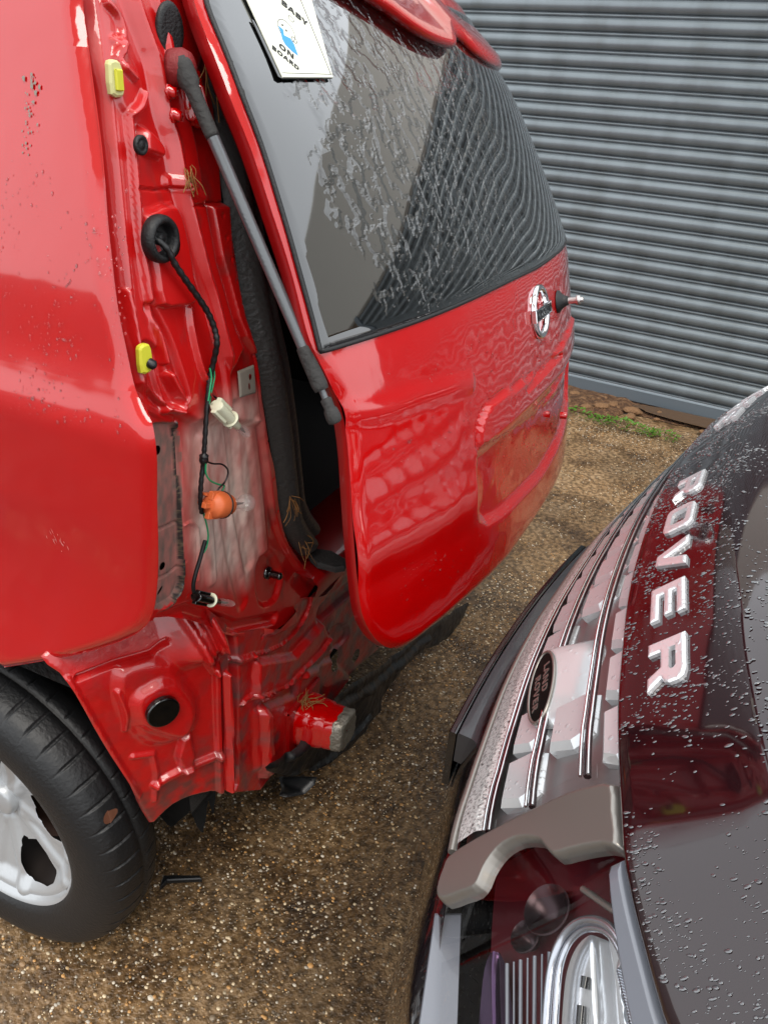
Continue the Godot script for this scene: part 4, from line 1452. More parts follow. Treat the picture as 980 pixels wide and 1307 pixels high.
	prism(bar, P2([-0.051, -0.0105, 0.051, -0.0105, 0.051, 0.0105, -0.051, 0.0105]), fr.translated_local(Vector3(0, 0, 0.001)), 0.0085, 0.001)
	obj("badge_bar", bar.done(), M.chrome, gate)
	var tm := text_mesh("NISSAN", 0.0145, 0.0012, true)
	var lt := obj("badge_lettering", tm, M.gloss_black, gate)
	lt.transform = fr * Transform3D(Basis.IDENTITY.scaled(Vector3(1.25, 1, 1)), Vector3(0, 0, 0.0098)) * centred(tm)
	# wiper spindle without its arm
	var f2 := frame_badge(-0.9241, 1.0999)
	var spn := MB.new()
	lathe(spn, [0.021, 0.0, 0.020, 0.003, 0.014, 0.008, 0.0095, 0.014, 0.0085, 0.019, 0.0, 0.019], f2.origin, f2.basis.z, 24)
	obj("wiper_grommet", spn.done(), M.black_rubber, gate)
	var stud := MB.new()
	lathe(stud, [0.0058, 0.015, 0.0058, 0.034, 0.0085, 0.0345, 0.0085, 0.041, 0.0045, 0.0415, 0.0042, 0.046, 0.0032, 0.047, 0.0, 0.047], f2.origin, f2.basis.z, 16)
	obj("wiper_spindle", stud.done(), M.tin, gate)
	var lock := frame_badge(-0.9421, 0.8758)
	var lk := MB.new()
	lathe(lk, [0.007, 0.0, 0.007, 0.012, 0.004, 0.014, 0.0, 0.014], lock.origin, lock.basis.z, 14)
	obj("lock_barrel", lk.done(), M.red_paint, gate)


func frame_badge(a: float, b: float) -> Transform3D:
	# reading direction runs to the car's right, seen from behind
	var o := tailgate_at(a, b, 0.001)
	var du := (tailgate_at(a - 0.004, b) - tailgate_at(a + 0.004, b)).normalized()
	var dv := tailgate_at(a, b + 0.004) - tailgate_at(a, b - 0.004)
	dv = (dv - du * dv.dot(du)).normalized()
	return Transform3D(Basis(du, dv, du.cross(dv)), o)


func centred(tm: TextMesh) -> Transform3D:
	var c := tm.get_aabb().get_center()
	return Transform3D(Basis.IDENTITY, Vector3(-c.x, -c.y, 0))


func text_mesh(words: String, height: float, depth: float, bold := false) -> TextMesh:
	var tm := TextMesh.new()
	var fo := SystemFont.new()
	fo.font_names = PackedStringArray(["Droid Sans"])
	if bold:
		fo.font_weight = 700
	tm.font = fo
	tm.text = words
	tm.font_size = 64
	tm.pixel_size = height / (64 * 0.72)
	tm.depth = depth
	tm.curve_step = 1.0
	return tm


func build_loom(car: Node3D) -> void:
	var loom := Node3D.new()
	loom.name = "wiring_loom"
	car.add_child(loom, true)
	var path := P3([-0.02, 1.2798, -0.0893, -0.0181, 1.2696, -0.0965, -0.0149, 1.252, -0.1055, -0.0116, 1.2331, -0.1186, -0.0084, 1.2141, -0.1328, -0.0054, 1.1964, -0.1441, -0.0022, 1.1785, -0.15, 0.0007, 1.1633, -0.1495])
	path.append_array(P3([-0.0055, 1.1419, -0.151]))
	path.append_array(P3([-0.0104, 1.1221, -0.1491, -0.0097, 1.1165, -0.1463]))
	path[0] += Vector3(-0.01, 0, 0)
	var lower := P3([-0.0105, 1.1229, -0.1493, -0.0086, 1.1065, -0.1427, -0.0067, 1.0715, -0.1334, -0.0069, 1.0416, -0.1286, -0.0074, 1.0241, -0.1266, -0.008, 1.0004, -0.1212, -0.0087, 0.9749, -0.1188, -0.0093, 0.9574, -0.1215])
	var mb := MB.new()
	var sm := smooth3(path, 8)
	var rad := []
	for k in sm.size():
		rad.append(0.0034 + 0.0004 * sin(k * 1.7))
	tube(mb, sm, rad, 10)
	obj("sheath", mb.done(), M.cable_sheath, loom)
	mb = MB.new()
	sm = smooth3(lower, 8)
	rad = []
	for k in sm.size():
		rad.append(0.0030 + 0.0004 * sin(k * 2.1) + (0.0025 if absi(k - 30) < 3 else 0.0))
	tube(mb, sm, rad, 10)
	obj("sheath", mb.done(), M.cable_sheath, loom)
	var tail := P3([-0.0113, 0.9149, -0.1275, -0.0123, 0.8943, -0.1178, -0.0133, 0.8759, -0.1084, -0.0144, 0.8594, -0.1037, -0.0155, 0.8426, -0.107])
	mb = MB.new()
	tube(mb, smooth3(tail, 8), 0.0027, 10)
	obj("sheath", mb.done(), M.cable_sheath, loom)
	var wires := [
		["wire_green", P3([-0.0063, 1.1344, -0.1442, -0.0046, 1.1237, -0.1443, -0.003, 1.1108, -0.1383, -0.002, 1.0995, -0.1332])], ["wire_green", P3([-0.0102, 1.1343, -0.1556, -0.0084, 1.1217, -0.1552, -0.0065, 1.106, -0.1458, -0.0055, 1.0931, -0.1391])],
		["wire_red", P3([-0.0047, 1.1079, -0.1405, -0.0039, 1.0993, -0.1448, -0.0033, 1.0898, -0.1509, -0.003, 1.0838, -0.1548])], ["wire_dark", P3([-0.0043, 1.1036, -0.1426, -0.0038, 1.0975, -0.1505, -0.0033, 1.0899, -0.1571, -0.0031, 1.0852, -0.1596])],
		["wire_dark", P3([0.0008, 1.0312, -0.119, 0.0005, 1.0213, -0.1339, 0.0003, 1.0128, -0.1526, 0, 0.9998, -0.1638, -0.0003, 0.9879, -0.1587, -0.0004, 0.9833, -0.144, -0.0006, 0.9768, -0.1392])],
		["wire_green", P3([-0.0013, 1.025, -0.123, -0.0017, 1.0129, -0.1227, -0.002, 1.0005, -0.1299, -0.0023, 0.9886, -0.1453, -0.0025, 0.981, -0.1582, -0.0026, 0.9758, -0.1549, -0.0028, 0.971, -0.1483])],
		["wire_green", P3([-0.0087, 0.9736, -0.1218, -0.0094, 0.9559, -0.1246, -0.0102, 0.9362, -0.1307, -0.0111, 0.9185, -0.1339, -0.0118, 0.9039, -0.1307, -0.0121, 0.8979, -0.1242])],
		["wire_dark", P3([-0.0071, 0.9639, -0.1205, -0.0075, 0.953, -0.1344, -0.0079, 0.9438, -0.149])], ["wire_green", P3([-0.0148, 0.8535, -0.1053, -0.0153, 0.8451, -0.107, -0.0159, 0.8361, -0.1136])]]
	for w in wires:
		mb = MB.new()
		tube(mb, smooth3(w[1], 8), 0.00115, 7)
		obj("wire", mb.done(), M[w[0]], loom)
	# three bulb holders hang on it
	bulb_holder(car, "cream_plastic", Vector3(0.0044, 1.0944, -0.1389), Vector3(0.0093, 1.0581, -0.1724), Vector3(0.011, 1.0386, -0.1943), 0.0095, false, "pale cream bulb holder with a small clear bulb")
	bulb_holder(car, "gloss_black", Vector3(-0.0092, 0.8463, -0.1007), Vector3(-0.0073, 0.8131, -0.1442), Vector3(-0.0066, 0.7887, -0.1781), 0.0085, false, "black bulb holder at the loose end of the loom")
	bulb_holder(car, "orange_plastic", Vector3(0.0033, 0.9735, -0.1179), Vector3(0.0067, 0.9584, -0.1556), Vector3(0.008, 0.9413, -0.2019), 0.0165, true, "orange bulb holder with a round clear bulb")


func bulb_holder(car: Node3D, mat: String, a: Vector3, b: Vector3, tip: Vector3, r: float, round_bulb: bool, label: String) -> void:
	var d := b - a
	var l := d.length()
	var ax := d / l
	var mb := MB.new()
	if round_bulb:
		lathe(mb, [0.0, 0.002, r * 0.5, 0.002, r * 0.55, 0.004, r * 0.9, 0.007, r, 0.012, r, l * 0.62, r * 0.82, l * 0.64, r * 0.78, l * 0.95, r * 0.45, l, 0.0, l], a, ax, 28)
	else:
		lathe(mb, [0.0, 0.0, r * 0.86, 0.0, r * 0.95, 0.002, r * 0.95, l * 0.60, r * 0.8, l * 0.62, r * 0.8, l * 0.80, r * 0.66, l * 0.82, r * 0.6, l, 0.0, l], a, ax, 20, Vector2(1.0, 0.8))
	var body := obj("bulb_holder", mb.done(), M[mat], car)
	body.set_meta("label", label)
	var side := ax.cross(Vector3.RIGHT).normalized()
	var ribs := MB.new()
	var fr := Transform3D(Basis(ax, side, ax.cross(side)), a)
	var bits := []
	if round_bulb:
		bits = [[0.002, -r * 0.16, r * 0.55, l * 0.55, r * 0.16, r * 1.12], [-0.009, -0.0035, -0.003, 0.006, 0.0035, 0.003], [0.001, r * 0.4, -r * 0.2, l * 0.5, r * 1.04, r * 0.2], [0.001, -r * 1.04, -r * 0.2, l * 0.5, -r * 0.4, r * 0.2], [0.003, -r * 0.75, r * 0.45, l * 0.35, -r * 0.55, r * 0.9]]
	else:
		bits = [[0.0, -r * 0.2, r * 0.4, l * 0.55, r * 0.2, r * 0.95], [0.0, r * 0.6, -r * 0.35, l * 0.5, r * 1.08, r * 0.35], [0.0, -r * 1.08, -r * 0.35, l * 0.5, -r * 0.6, r * 0.35], [l * 0.66, -r * 1.0, -r * 0.25, l * 0.8, r * 1.0, r * 0.25]]
	for q in bits:
		var sub := MB.new()
		sub.box(Vector3(q[0], q[1], q[2]), Vector3(q[3], q[4], q[5]), 0.0006)
		var base := ribs.v.size()
		for k in sub.v.size():
			ribs.p(fr * sub.v[k])
		for k in sub.ix:
			ribs.ix.append(base + k)
	obj("locking_tab", ribs.done(), M[mat], body)
	var collar := MB.new()
	var at := l * (0.64 if round_bulb else 0.66)
	var rr := r * (1.04 if round_bulb else 1.12)
	lathe(collar, [r * 0.6, at - 0.0012, rr, at - 0.0012, rr, at + 0.0012, r * 0.6, at + 0.0012], a, ax, 28)
	obj("sealing_ring", collar.done(), M.black_rubber if round_bulb else M.cream_plastic, body)
	var t := tip - b
	var tl := t.length()
	var g := MB.new()
	if round_bulb:
		var br := 0.0118
		var pr := [0.0055, 0.0, 0.006, 0.004]
		for k in 13:
			var an := lerpf(-0.9, PI / 2, k / 12.0)
			pr.append_array([br * cos(an), tl - br + br * sin(an)])
		lathe(g, pr, b, t, 28)
	else:
		lathe(g, [0.0046, 0.0, 0.0052, tl * 0.3, 0.0052, tl * 0.72, 0.0040, tl * 0.90, 0.0018, tl, 0.0, tl], b, t, 18)
	obj("bulb", g.done(), M.bulb_glass, body)
	var foil := MB.new()
	lathe(foil, [0.0, 0.0, 0.0036, 0.0, 0.0034, tl * 0.35, 0.0022, tl * 0.5, 0.0014, tl * 0.62, 0.0, tl * 0.64], b, t, 12, Vector2(1.0, 0.6))
	obj("filament_mount", foil.done(), M.tin, body)


func build_wheel(car: Node3D, called: String, at: Vector3) -> void:
	var w := Node3D.new()
	w.name = called
	w.position = at
	car.add_child(w, true)
	# tyre: a turned section with sipes cut across its shoulder
	var prof := P2([0.196, -0.004, 0.203, 0.004, 0.212, 0.008, 0.226, 0.011, 0.245, 0.012, 0.262, 0.010, 0.276, 0.005, 0.287, -0.003, 0.294, -0.012, 0.2985, -0.024, 0.301, -0.040, 0.3015, -0.052, 0.2945, -0.054, 0.2945, -0.060, 0.3015, -0.062, 0.300, -0.074, 0.296, -0.088, 0.286, -0.102, 0.262, -0.112, 0.21, -0.11])
	var rows := []
	var seg := 720
	for i in prof.size():
		var r := PackedVector3Array()
		for k in seg:
			var a := TAU * k / seg
			var rad := prof[i].x
			var z := prof[i].y
			var notch := (k % 15) == 0
			if notch and rad > 0.288 and z > -0.045:
				rad -= 0.005
				z -= 0.004
			elif (k % 15) == 7 and rad > 0.297 and z < -0.062:
				rad -= 0.005
			elif rad > 0.228 and rad < 0.232:
				z += 0.0007 * sin(a * 90.0)
			r.append(Vector3(cos(a) * rad, sin(a) * rad, z))
		rows.append(r)
	var ty := MB.new()
	ty.grid(rows, true)
	obj("tyre", ty.done(), M.tyre_rubber, w)
	# cast wheel: dished face with windows between five broad spokes
	var holes := []
	for s in 5:
		var a0 := TAU * s / 5 + deg_to_rad(16.0)
		var big := PackedVector2Array()
		for q in [[0.095, 17], [0.125, 19], [0.160, 17], [0.172, 12], [0.174, 4], [0.168, -10], [0.160, -16], [0.132, -18], [0.102, -14], [0.090, 0]]:
			big.append(Vector2(q[0], 0).rotated(a0 + deg_to_rad(q[1])))
		holes.append(rounded(big, 0.007))
		var small := PackedVector2Array()
		var a1 := a0 - deg_to_rad(78.0)
		for q in [[0.076, 5], [0.115, 6], [0.134, 6], [0.142, 2], [0.142, -6], [0.118, -8], [0.090, -6]]:
			small.append(Vector2(q[0], 0).rotated(a1 + deg_to_rad(q[1])))
		holes.append(rounded(small, 0.006))
	var f := []
	for s in 5:
		var a0 := TAU * s / 5 + deg_to_rad(16.0)
		for q in [[26.0, 0.013], [-22.0, 0.013]]:
			var dirv := Vector2(1, 0).rotated(a0 + deg_to_rad(q[0]))
			f.append(["line", PackedVector2Array([dirv * 0.05, dirv.rotated(deg_to_rad(3.0)) * 0.186]), 0.004, 0.016, 0.006])
	for hole in holes:
		f.append(["area", PackedVector2Array(hole), 0.004, -0.002])
	var face_at := func(a: float, b: float, h: float) -> Vector3:
		var r := Vector2(a, b).length()
		return Vector3(a, b, -0.030 - 0.020 * smoothstep(0.17, 0.03, r) + 0.018 * smoothstep(0.155, 0.185, r) + h)
	var mb := sheet(face_at, oval(Vector2.ZERO, 0.192, 0.192, 72), 0.0026, f, holes)
	obj("spoked_face", mb.done(), M.alloy, w)
	var rim := MB.new()
	lathe(rim, [0.188, -0.014, 0.193, -0.006, 0.199, -0.0005, 0.203, -0.001, 0.204, -0.008, 0.198, -0.012, 0.190, -0.03], Vector3.ZERO, Vector3(0, 0, 1), 96)
	obj("rim", rim.done(), M.alloy, w)
	var barrel := MB.new()
	lathe(barrel, [0.190, -0.032, 0.182, -0.06, 0.178, -0.16], Vector3.ZERO, Vector3(0, 0, 1), 64)
	obj("barrel", barrel.done(), M.brake_dirt, w)
	var disc := MB.new()
	lathe(disc, [0.0, -0.085, 0.125, -0.085, 0.13, -0.095, 0.0, -0.10], Vector3.ZERO, Vector3(0, 0, 1), 48)
	obj("brake_disc", disc.done(), M.rusty_steel, w)
	var cap := MB.new()
	lathe(cap, [0.034, -0.05, 0.032, -0.038, 0.026, -0.034, 0.0, -0.033], Vector3.ZERO, Vector3(0, 0, 1), 32)
	obj("hub_cap", cap.done(), M.alloy, w)
	var valve := MB.new()
	var vp := Vector3(0.160, 0.020, -0.05)
	tube(valve, PackedVector3Array([vp, vp + Vector3(-0.006, 0, 0.010), vp + Vector3(-0.013, 0, 0.018)]), [0.0045, 0.004, 0.0032], 10)
	obj("valve", valve.done(), M.tin, w)


func build_small_fittings(car: Node3D) -> void:
	var out := Vector3(1, 0, 0)
	# grommets and plugs
	var p: Vector3 = Vector3(-0.0374, 1.2766, -0.0982)
	var g := MB.new()
	lathe(g, [0.0225, 0.006, 0.0235, 0.010, 0.0232, 0.015, 0.021, 0.019, 0.0175, 0.0195, 0.0150, 0.017, 0.0140, 0.010, 0.0125, 0.006, 0.006, 0.006, 0.0055, 0.014, 0.0, 0.014], p, out, 36)
	obj("cable_grommet", g.done(), M.black_rubber, car).set_meta("label", "large black rubber grommet the loom comes out of")
	p = Vector3(-0.046, 1.3599, -0.1009)
	g = MB.new()
	lathe(g, [0.009, 0.0, 0.0092, 0.003, 0.0075, 0.0045, 0.0055, 0.0035, 0.0045, 0.003, 0.003, 0.004, 0.0, 0.0042], p, out, 24)
	obj("rubber_bung", g.done(), M.black_rubber, car)
	p = Vector3(-0.0737, 1.4597, -0.1882)
	g = MB.new()
	lathe(g, [0.020, 0.0, 0.0205, 0.003, 0.018, 0.006, 0.014, 0.005, 0.0, 0.005], p, Vector3(1, 0, 0.25), 30, Vector2(0.8, 1.25))
	obj("oval_bung", g.done(), M.black_rubber, car).set_meta("label", "large oval black rubber bung above the strut")
	for q in [[Vector3(-0.0686, 1.4143, -0.0974), 0.0], [Vector3(-0.02, 1.1669, -0.0519), 1.0]]:
		p = q[0]
		var cl := MB.new()
		prism(cl, smooth2(P2([-0.0085, -0.013, 0.004, -0.015, 0.009, -0.010, 0.0085, 0.009, 0.003, 0.015, -0.0075, 0.014, -0.009, 0.006]), 2, true), Transform3D(Basis(Vector3(0, 0, -1), Vector3(0, 1, 0), Vector3(1, 0, 0)), p), 0.006, 0.002)
		var o := obj("lamp_clip", cl.done(), M.pale_yellow if q[1] == 0.0 else M.yellow_plastic, car)
		var ins := MB.new()
		var c2 := p + Vector3(0.0055, -0.001, 0)
		if q[1] == 0.0:
			ins.box(c2 + Vector3(0, -0.009, -0.005), c2 + Vector3(0.0035, 0.009, 0.0045), 0.001)
			obj("insert", ins.done(), M.yellow_plastic, o)
		else:
			lathe(ins, [0.0055, 0.0, 0.005, 0.006, 0.002, 0.008, 0.0, 0.008], c2 + Vector3(0, -0.004, -0.003), Vector3(1, -0.3, -0.2), 14)
			obj("screw_end", ins.done(), M.black_plastic, o)
	# stud with washers below the lamp pocket
	p = Vector3(-0.0297, 0.7653, -0.2973)
	var st := MB.new()
	var prf := [0.010, 0.0, 0.010, 0.004, 0.0045, 0.005]
	for k in 6:
		prf.append_array([0.0045, 0.008 + k * 0.0028, 0.0062, 0.0092 + k * 0.0028])
	prf.append_array([0.004, 0.026, 0.0, 0.026])
	lathe(st, prf, p, Vector3(1, 0.05, 0), 18)
	obj("stud", st.done(), M.gloss_black, car)
	# bare bracket plate with two holes
	var bo := P2([0.2018, 1.1149, 0.2363, 1.1138, 0.2366, 1.0773, 0.2014, 1.0815])
	var bh := [oval(P2([0.224, 1.1022])[0], 0.003, 0.004, 10), oval(P2([0.2207, 1.0911])[0], 0.002, 0.0045, 10)]
	var bm := sheet(func(a: float, b: float, h: float) -> Vector3: return recess(a, b, 0.020 + h), bo, 0.001, [], bh, null, -0.002, 0.003)
	obj("bracket_plate", bm.done(), M.grey_primer, car)
	# gas strut: upper knuckle on its bracket, sleeve, tube, rod, lower socket
	var sb := sheet(func(a: float, b: float, h: float) -> Vector3: return recess(a, b, 0.030 + h), smooth2(P2([0.1927, 1.4284, 0.2246, 1.4287, 0.2223, 1.4098, 0.2172, 1.3803, 0.2021, 1.3729, 0.1838, 1.3816, 0.1857, 1.403]), 2, true), 0.0015, [["line", P2([0.1911, 1.4172, 0.1863, 1.3816]), 0.001, 0.003, 0.006], ["line", P2([0.2117, 1.4123, 0.2122, 1.3781]), 0.001, 0.003, 0.006]], [], null, -0.006, 0.005)
	var so := obj("strut_bracket", sb.done(), M.red_paint, car)
	for q in [Vector3(-0.0533, 1.4063, -0.1586), Vector3(-0.0475, 1.3858, -0.1568)]:
		var bl := MB.new()
		lathe(bl, [0.0075, 0.0, 0.0075, 0.003, 0.0055, 0.003, 0.005, 0.008, 0.0, 0.0085], q, out, 6)
		obj("bolt", bl.done(), M.red_paint, so)
	var a: Vector3 = Vector3(-0.0387, 1.4244, -0.166)
	var b: Vector3 = Vector3(0.1444, 1.0982, -0.165)
	var d := (b - a).normalized()
	var l := (b - a).length()
	var strut := Node3D.new()
	strut.name = "gas_strut"
	car.add_child(strut, true)
	var knu := MB.new()
	var kc: Vector3 = Vector3(-0.0572, 1.4262, -0.1691)
	lathe(knu, [0.0, 0.0, 0.017, 0.0, 0.018, 0.004, 0.018, 0.014, 0.014, 0.021, 0.007, 0.024, 0.0, 0.0245], kc, Vector3(0.9, 0.1, -0.25), 24)
	obj("ball_joint_cover", knu.done(), M.red_pressed_worn, strut)
	var slv := MB.new()
	lathe(slv, [0.0, -0.012, 0.009, -0.012, 0.0105, -0.006, 0.0105, 0.010, 0.0078, 0.016, 0.0074, 0.060, 0.007, 0.064, 0.0, 0.064], a, d, 20)
	obj("upper_socket", slv.done(), M.dusty_black, strut)
	var tb := MB.new()
	lathe(tb, [0.0, 0.05, 0.0062, 0.05, 0.0066, 0.056, 0.0066, l * 0.80, 0.0, l * 0.80], a, d, 24)
	obj("tube", tb.done(), M.strut_tube, strut)
	var t2 := MB.new()
	lathe(t2, [0.0068, l * 0.765, 0.0082, l * 0.77, 0.0088, l * 0.80, 0.0090, l * 0.885, 0.0078, l * 0.90, 0.004, l * 0.90], a, d, 24)
	obj("collar", t2.done(), M.dusty_black, strut)
	var rod := MB.new()
	lathe(rod, [0.0038, l * 0.89, 0.0038, l * 0.95], a, d, 16)
	obj("rod", rod.done(), M.strut_tube, strut)
	var low := MB.new()
	lathe(low, [0.004, l * 0.925, 0.0065, l * 0.93, 0.006, l * 0.955, 0.0080, l * 0.965, 0.0088, l * 0.985, 0.0080, l * 1.0, 0.005, l * 1.005, 0.0, l * 1.005], a, d, 20)
	obj("lower_socket", low.done(), M.dusty_black, strut)


func build_sign() -> void:
	# the card on the rear window, in the hatchback's frame
	var turn := Transform3D(Basis(Vector3.UP, deg_to_rad(4.5)), Vector3(-0.55, 0, -0.5))
	var fr := turn * frame_badge(-0.3213, 1.4753)
	var s := thing("window_sign", "white card with a baby drawing reading BABY ON BOARD on the rear window", "sign")
	s.transform = fr
	# the card's corners, measured on the glass
	var card := MB.new()
	prism(card, P2([-0.0522, 0.0328, 0.0781, 0.0464, 0.0317, -0.0616, -0.0651, -0.0672]), Transform3D(Basis.IDENTITY, Vector3(0, 0, 0.0040)), 0.0018, 0.0004)
	obj("card", card.done(), M.sign_white, s)
	var border := MB.new()
	prism(border, P2([-0.0627, -0.0004, -0.06, -0.0019, -0.058, -0.065, 0.0318, -0.0597, 0.0317, -0.0616, -0.0658, -0.0682, -0.0705, -0.0658]), Transform3D(Basis.IDENTITY, Vector3(0, 0, 0.0030)), 0.0012, 0.0)
	obj("backing_edge", border.done(), M.gloss_black, s)
	var rule := MB.new()
	for q in [P2([-0.0623, -0.0622, 0.032, -0.0577, 0.0314, -0.0583, -0.0628, -0.0627]), P2([0.0503, 0.0385, 0.0513, 0.0386, 0.0303, -0.0578, 0.0293, -0.0579])]:
		prism(rule, q, Transform3D(Basis.IDENTITY, Vector3(0, 0, 0.0057)), 0.0004, 0.0)
	obj("ruled_border", rule.done(), M.sign_ink, s)
	var across: Vector2 = (P2([0.0375, 0.0049])[0] - P2([0.0101, 0.0281])[0]).normalized()
	for q in [["BABY", P2([0.0227, 0.0156])[0], 1.1], ["ON", P2([-0.0339, -0.0352])[0], 1.0], ["BOARD", P2([-0.0424, -0.0441])[0], 0.8]]:
		var t := obj("lettering", text_mesh(q[0], 0.0074, 0.0006, true), M.sign_ink, s)
		t.transform = Transform3D(Basis(Vector3(0, 0, 1), across.angle()).scaled_local(Vector3(1.35, 1.0, 1.0) * q[2]), Vector3(q[1].x, q[1].y, 0.0062)) * centred(t.mesh)
	# a plain line drawing of a baby: round head, two ears, blue bib
	var c: Vector2 = P2([-0.013, -0.0092])[0]
	var drawing := MB.new()
	for e in [[c, 0.0150, 0.0122], [P2([0.0088, 0.0072])[0], 0.0042, 0.0042], [P2([-0.0076, -0.0198])[0], 0.0042, 0.0042]]:
		var rows := []
		for k in 33:
			var an := TAU * k / 32
			var dv := Vector2(cos(an) * e[1], sin(an) * e[2]).rotated(across.angle() + PI / 2)
			var pt: Vector2 = e[0] + dv
			var pi2: Vector2 = e[0] + dv * (1.0 - 0.0007 / e[1])
			rows.append(PackedVector3Array([Vector3(pt.x, pt.y, 0.0061), Vector3(pi2.x, pi2.y, 0.0061)]))
		drawing.grid(rows)
	for e in [P2([-0.0148, -0.003])[0], P2([-0.013, -0.0092])[0]]:
		prism(drawing, oval(e, 0.0011, 0.0016, 10, across.angle()), Transform3D(Basis.IDENTITY, Vector3(0, 0, 0.0058)), 0.0004, 0.0)
	obj("baby_outline", drawing.done(), M.sign_ink, s)
	var bib := MB.new()
	prism(bib, P2([-0.0231, -0.0048, -0.0182, -0.0089, -0.0223, -0.0158, -0.0136, -0.0186, -0.0125, -0.0259, -0.0164, -0.0392, -0.0236, -0.0343, -0.029, -0.0274, -0.0293, -0.021, -0.0251, -0.0124]), Transform3D(Basis.IDENTITY, Vector3(0, 0, 0.0058)), 0.0004, 0.0)
	obj("bib", bib.done(), M.sign_blue, s)


# ---------- dark car ----------
func build_dark_body(car: Node3D) -> void:
	var bonnet := MB.new()
	var rows := []
	var ss := [0.0, 0.006, 0.012, 0.022, 0.034, 0.046, 0.06, 0.075, 0.088, 0.10, 0.115, 0.135, 0.16, 0.2, 0.26, 0.34, 0.45, 0.6, 0.8, 1.0, 1.25]
	# rolled lip first
	for q in [[0.006, -0.020], [0.001, -0.012], [-0.001, -0.005]]:
		var r := PackedVector3Array()
		for k in 121:
			var z := lerpf(-0.86, 0.86, k / 120.0)
			r.append(bonnet_at(z, 0.0) + Vector3(q[0], q[1], 0))
		rows.append(r)
	for b in ss:
		var r := PackedVector3Array()
		for k in 121:
			var z := lerpf(-0.86, 0.86, k / 120.0)
			r.append(bonnet_at(z, b))
		rows.append(r)
	bonnet.grid(rows)
	obj("bonnet", bonnet.done(), M.dark_paint, car)
	# bumper, plan by |z| and height
	var zs := [0.0, 0.14, 0.25, 0.35, 0.45, 0.55, 0.65, 0.75, 0.85, 0.93, 0.98, 1.0]
	var lv := [
		[0.772, [-0.196, -0.196, -0.187, -0.174, -0.157, -0.134, -0.094, -0.02, 0.10, 0.28, 0.5, 0.9]],
		[0.765, [-0.206, -0.205, -0.196, -0.182, -0.164, -0.140, -0.100, -0.025, 0.095, 0.275, 0.5, 0.9]],
		[0.735, [-0.222, -0.220, -0.211, -0.195, -0.174, -0.150, -0.110, -0.035, 0.085, 0.27, 0.5, 0.9]],
		[0.69, [-0.238, -0.236, -0.227, -0.209, -0.186, -0.160, -0.118, -0.042, 0.08, 0.265, 0.5, 0.9]],
		[0.60, [-0.252, -0.250, -0.243, -0.226, -0.201, -0.174, -0.130, -0.05, 0.075, 0.26, 0.5, 0.9]],
		[0.50, [-0.250, -0.249, -0.243, -0.230, -0.209, -0.188, -0.142, -0.06, 0.07, 0.26, 0.5, 0.9]],
		[0.38, [-0.22, -0.22, -0.215, -0.205, -0.188, -0.168, -0.125, -0.05, 0.08, 0.27, 0.5, 0.9]],
		[0.26, [-0.17, -0.17, -0.165, -0.155, -0.14, -0.12, -0.08, -0.01, 0.12, 0.30, 0.5, 0.9]],
		[0.22, [-0.05, -0.05, -0.05, -0.04, -0.03, -0.01, 0.02, 0.07, 0.18, 0.33, 0.5, 0.9]]]
	rows = []
	for q in lv:
		var r := PackedVector3Array()
		for k in 101:
			var z := lerpf(-1.0, 1.0, k / 100.0)
			r.append(Vector3(tab(zs, q[1], absf(z)), q[0] - (0.045 * smoothstep(0.45, 0.62, absf(z)) if q[0] > 0.75 else (0.03 * smoothstep(0.45, 0.62, absf(z)) if q[0] > 0.73 else 0.0)), z))
		rows.append(r)
	var bumper := MB.new()
	bumper.grid(rows)
	obj("bumper", bumper.done(), M.dark_paint_wet, car)
	# wings and what closes the nose
	for s in [-1.0, 1.0]:
		var wing := MB.new()
		rows = []
		for k in 19:
			var b := lerpf(-0.06, 1.2, k / 18.0)
			var top := bonnet_at(0.86, maxf(b, 0.0)) + Vector3(minf(b, 0.0), minf(b, 0.0) * 0.8 - 0.004, 0)
			top.z *= s
			rows.append(PackedVector3Array([top, Vector3(top.x, top.y - 0.018, s * 0.90), Vector3(top.x + 0.01, top.y - 0.06, s * 0.955), Vector3(top.x + 0.02, top.y - 0.14, s * 0.99), Vector3(top.x + 0.03, 0.62, s * 1.0), Vector3(top.x + 0.03, 0.40, s * 0.99), Vector3(top.x + 0.03, 0.25, s * 0.96)]))
		wing.grid(rows)
		obj("wing", wing.done(), M.dark_paint, car)
		var wh := MB.new()
		lathe(wh, [0.0, 0.0, 0.24, 0.0, 0.26, 0.015, 0.33, 0.012, 0.365, -0.02, 0.37, -0.06, 0.37, -0.20, 0.34, -0.24, 0.0, -0.24], Vector3(0.62, 0.37, s * 0.96), Vector3(0, 0, s), 40)
		obj("front_wheel", wh.done(), M.tyre_rubber, car)
	var belly := MB.new()
	belly.box(Vector3(0.06, 0.24, -0.72), Vector3(1.5, 0.74, 0.72), 0.02)
	obj("engine_bay", belly.done(), M.dark_void, car)
	# number plate plinth: a flat black strip in two layers
	for q in [["plate_plinth", 0.70, -0.225, -0.2525, 0.05, "satin_black"], ["number_plate", 0.697, -0.2545, -0.2645, 0.095, "gloss_black"]]:
		var pl := MB.new()
		rows = []
		for k in 25:
			var z := lerpf(-0.295, 0.285, k / 24.0)
			var cv := 0.016 * pow(absf(z) / 0.29, 2.0)
			var x0: float = q[2] + cv
			var x1: float = q[3] + cv
			rows.append(PackedVector3Array([Vector3(x0, q[1] + 0.0, z), Vector3(x1 + 0.002, q[1], z), Vector3(x1, q[1] - 0.002, z), Vector3(x1, q[1] - q[4], z), Vector3(x0, q[1] - q[4], z)]))
		pl.grid(rows)
		for e in [0, 24]:
			pl.fan(rows[e])
		obj(q[0], pl.done(), M[q[5]], car)


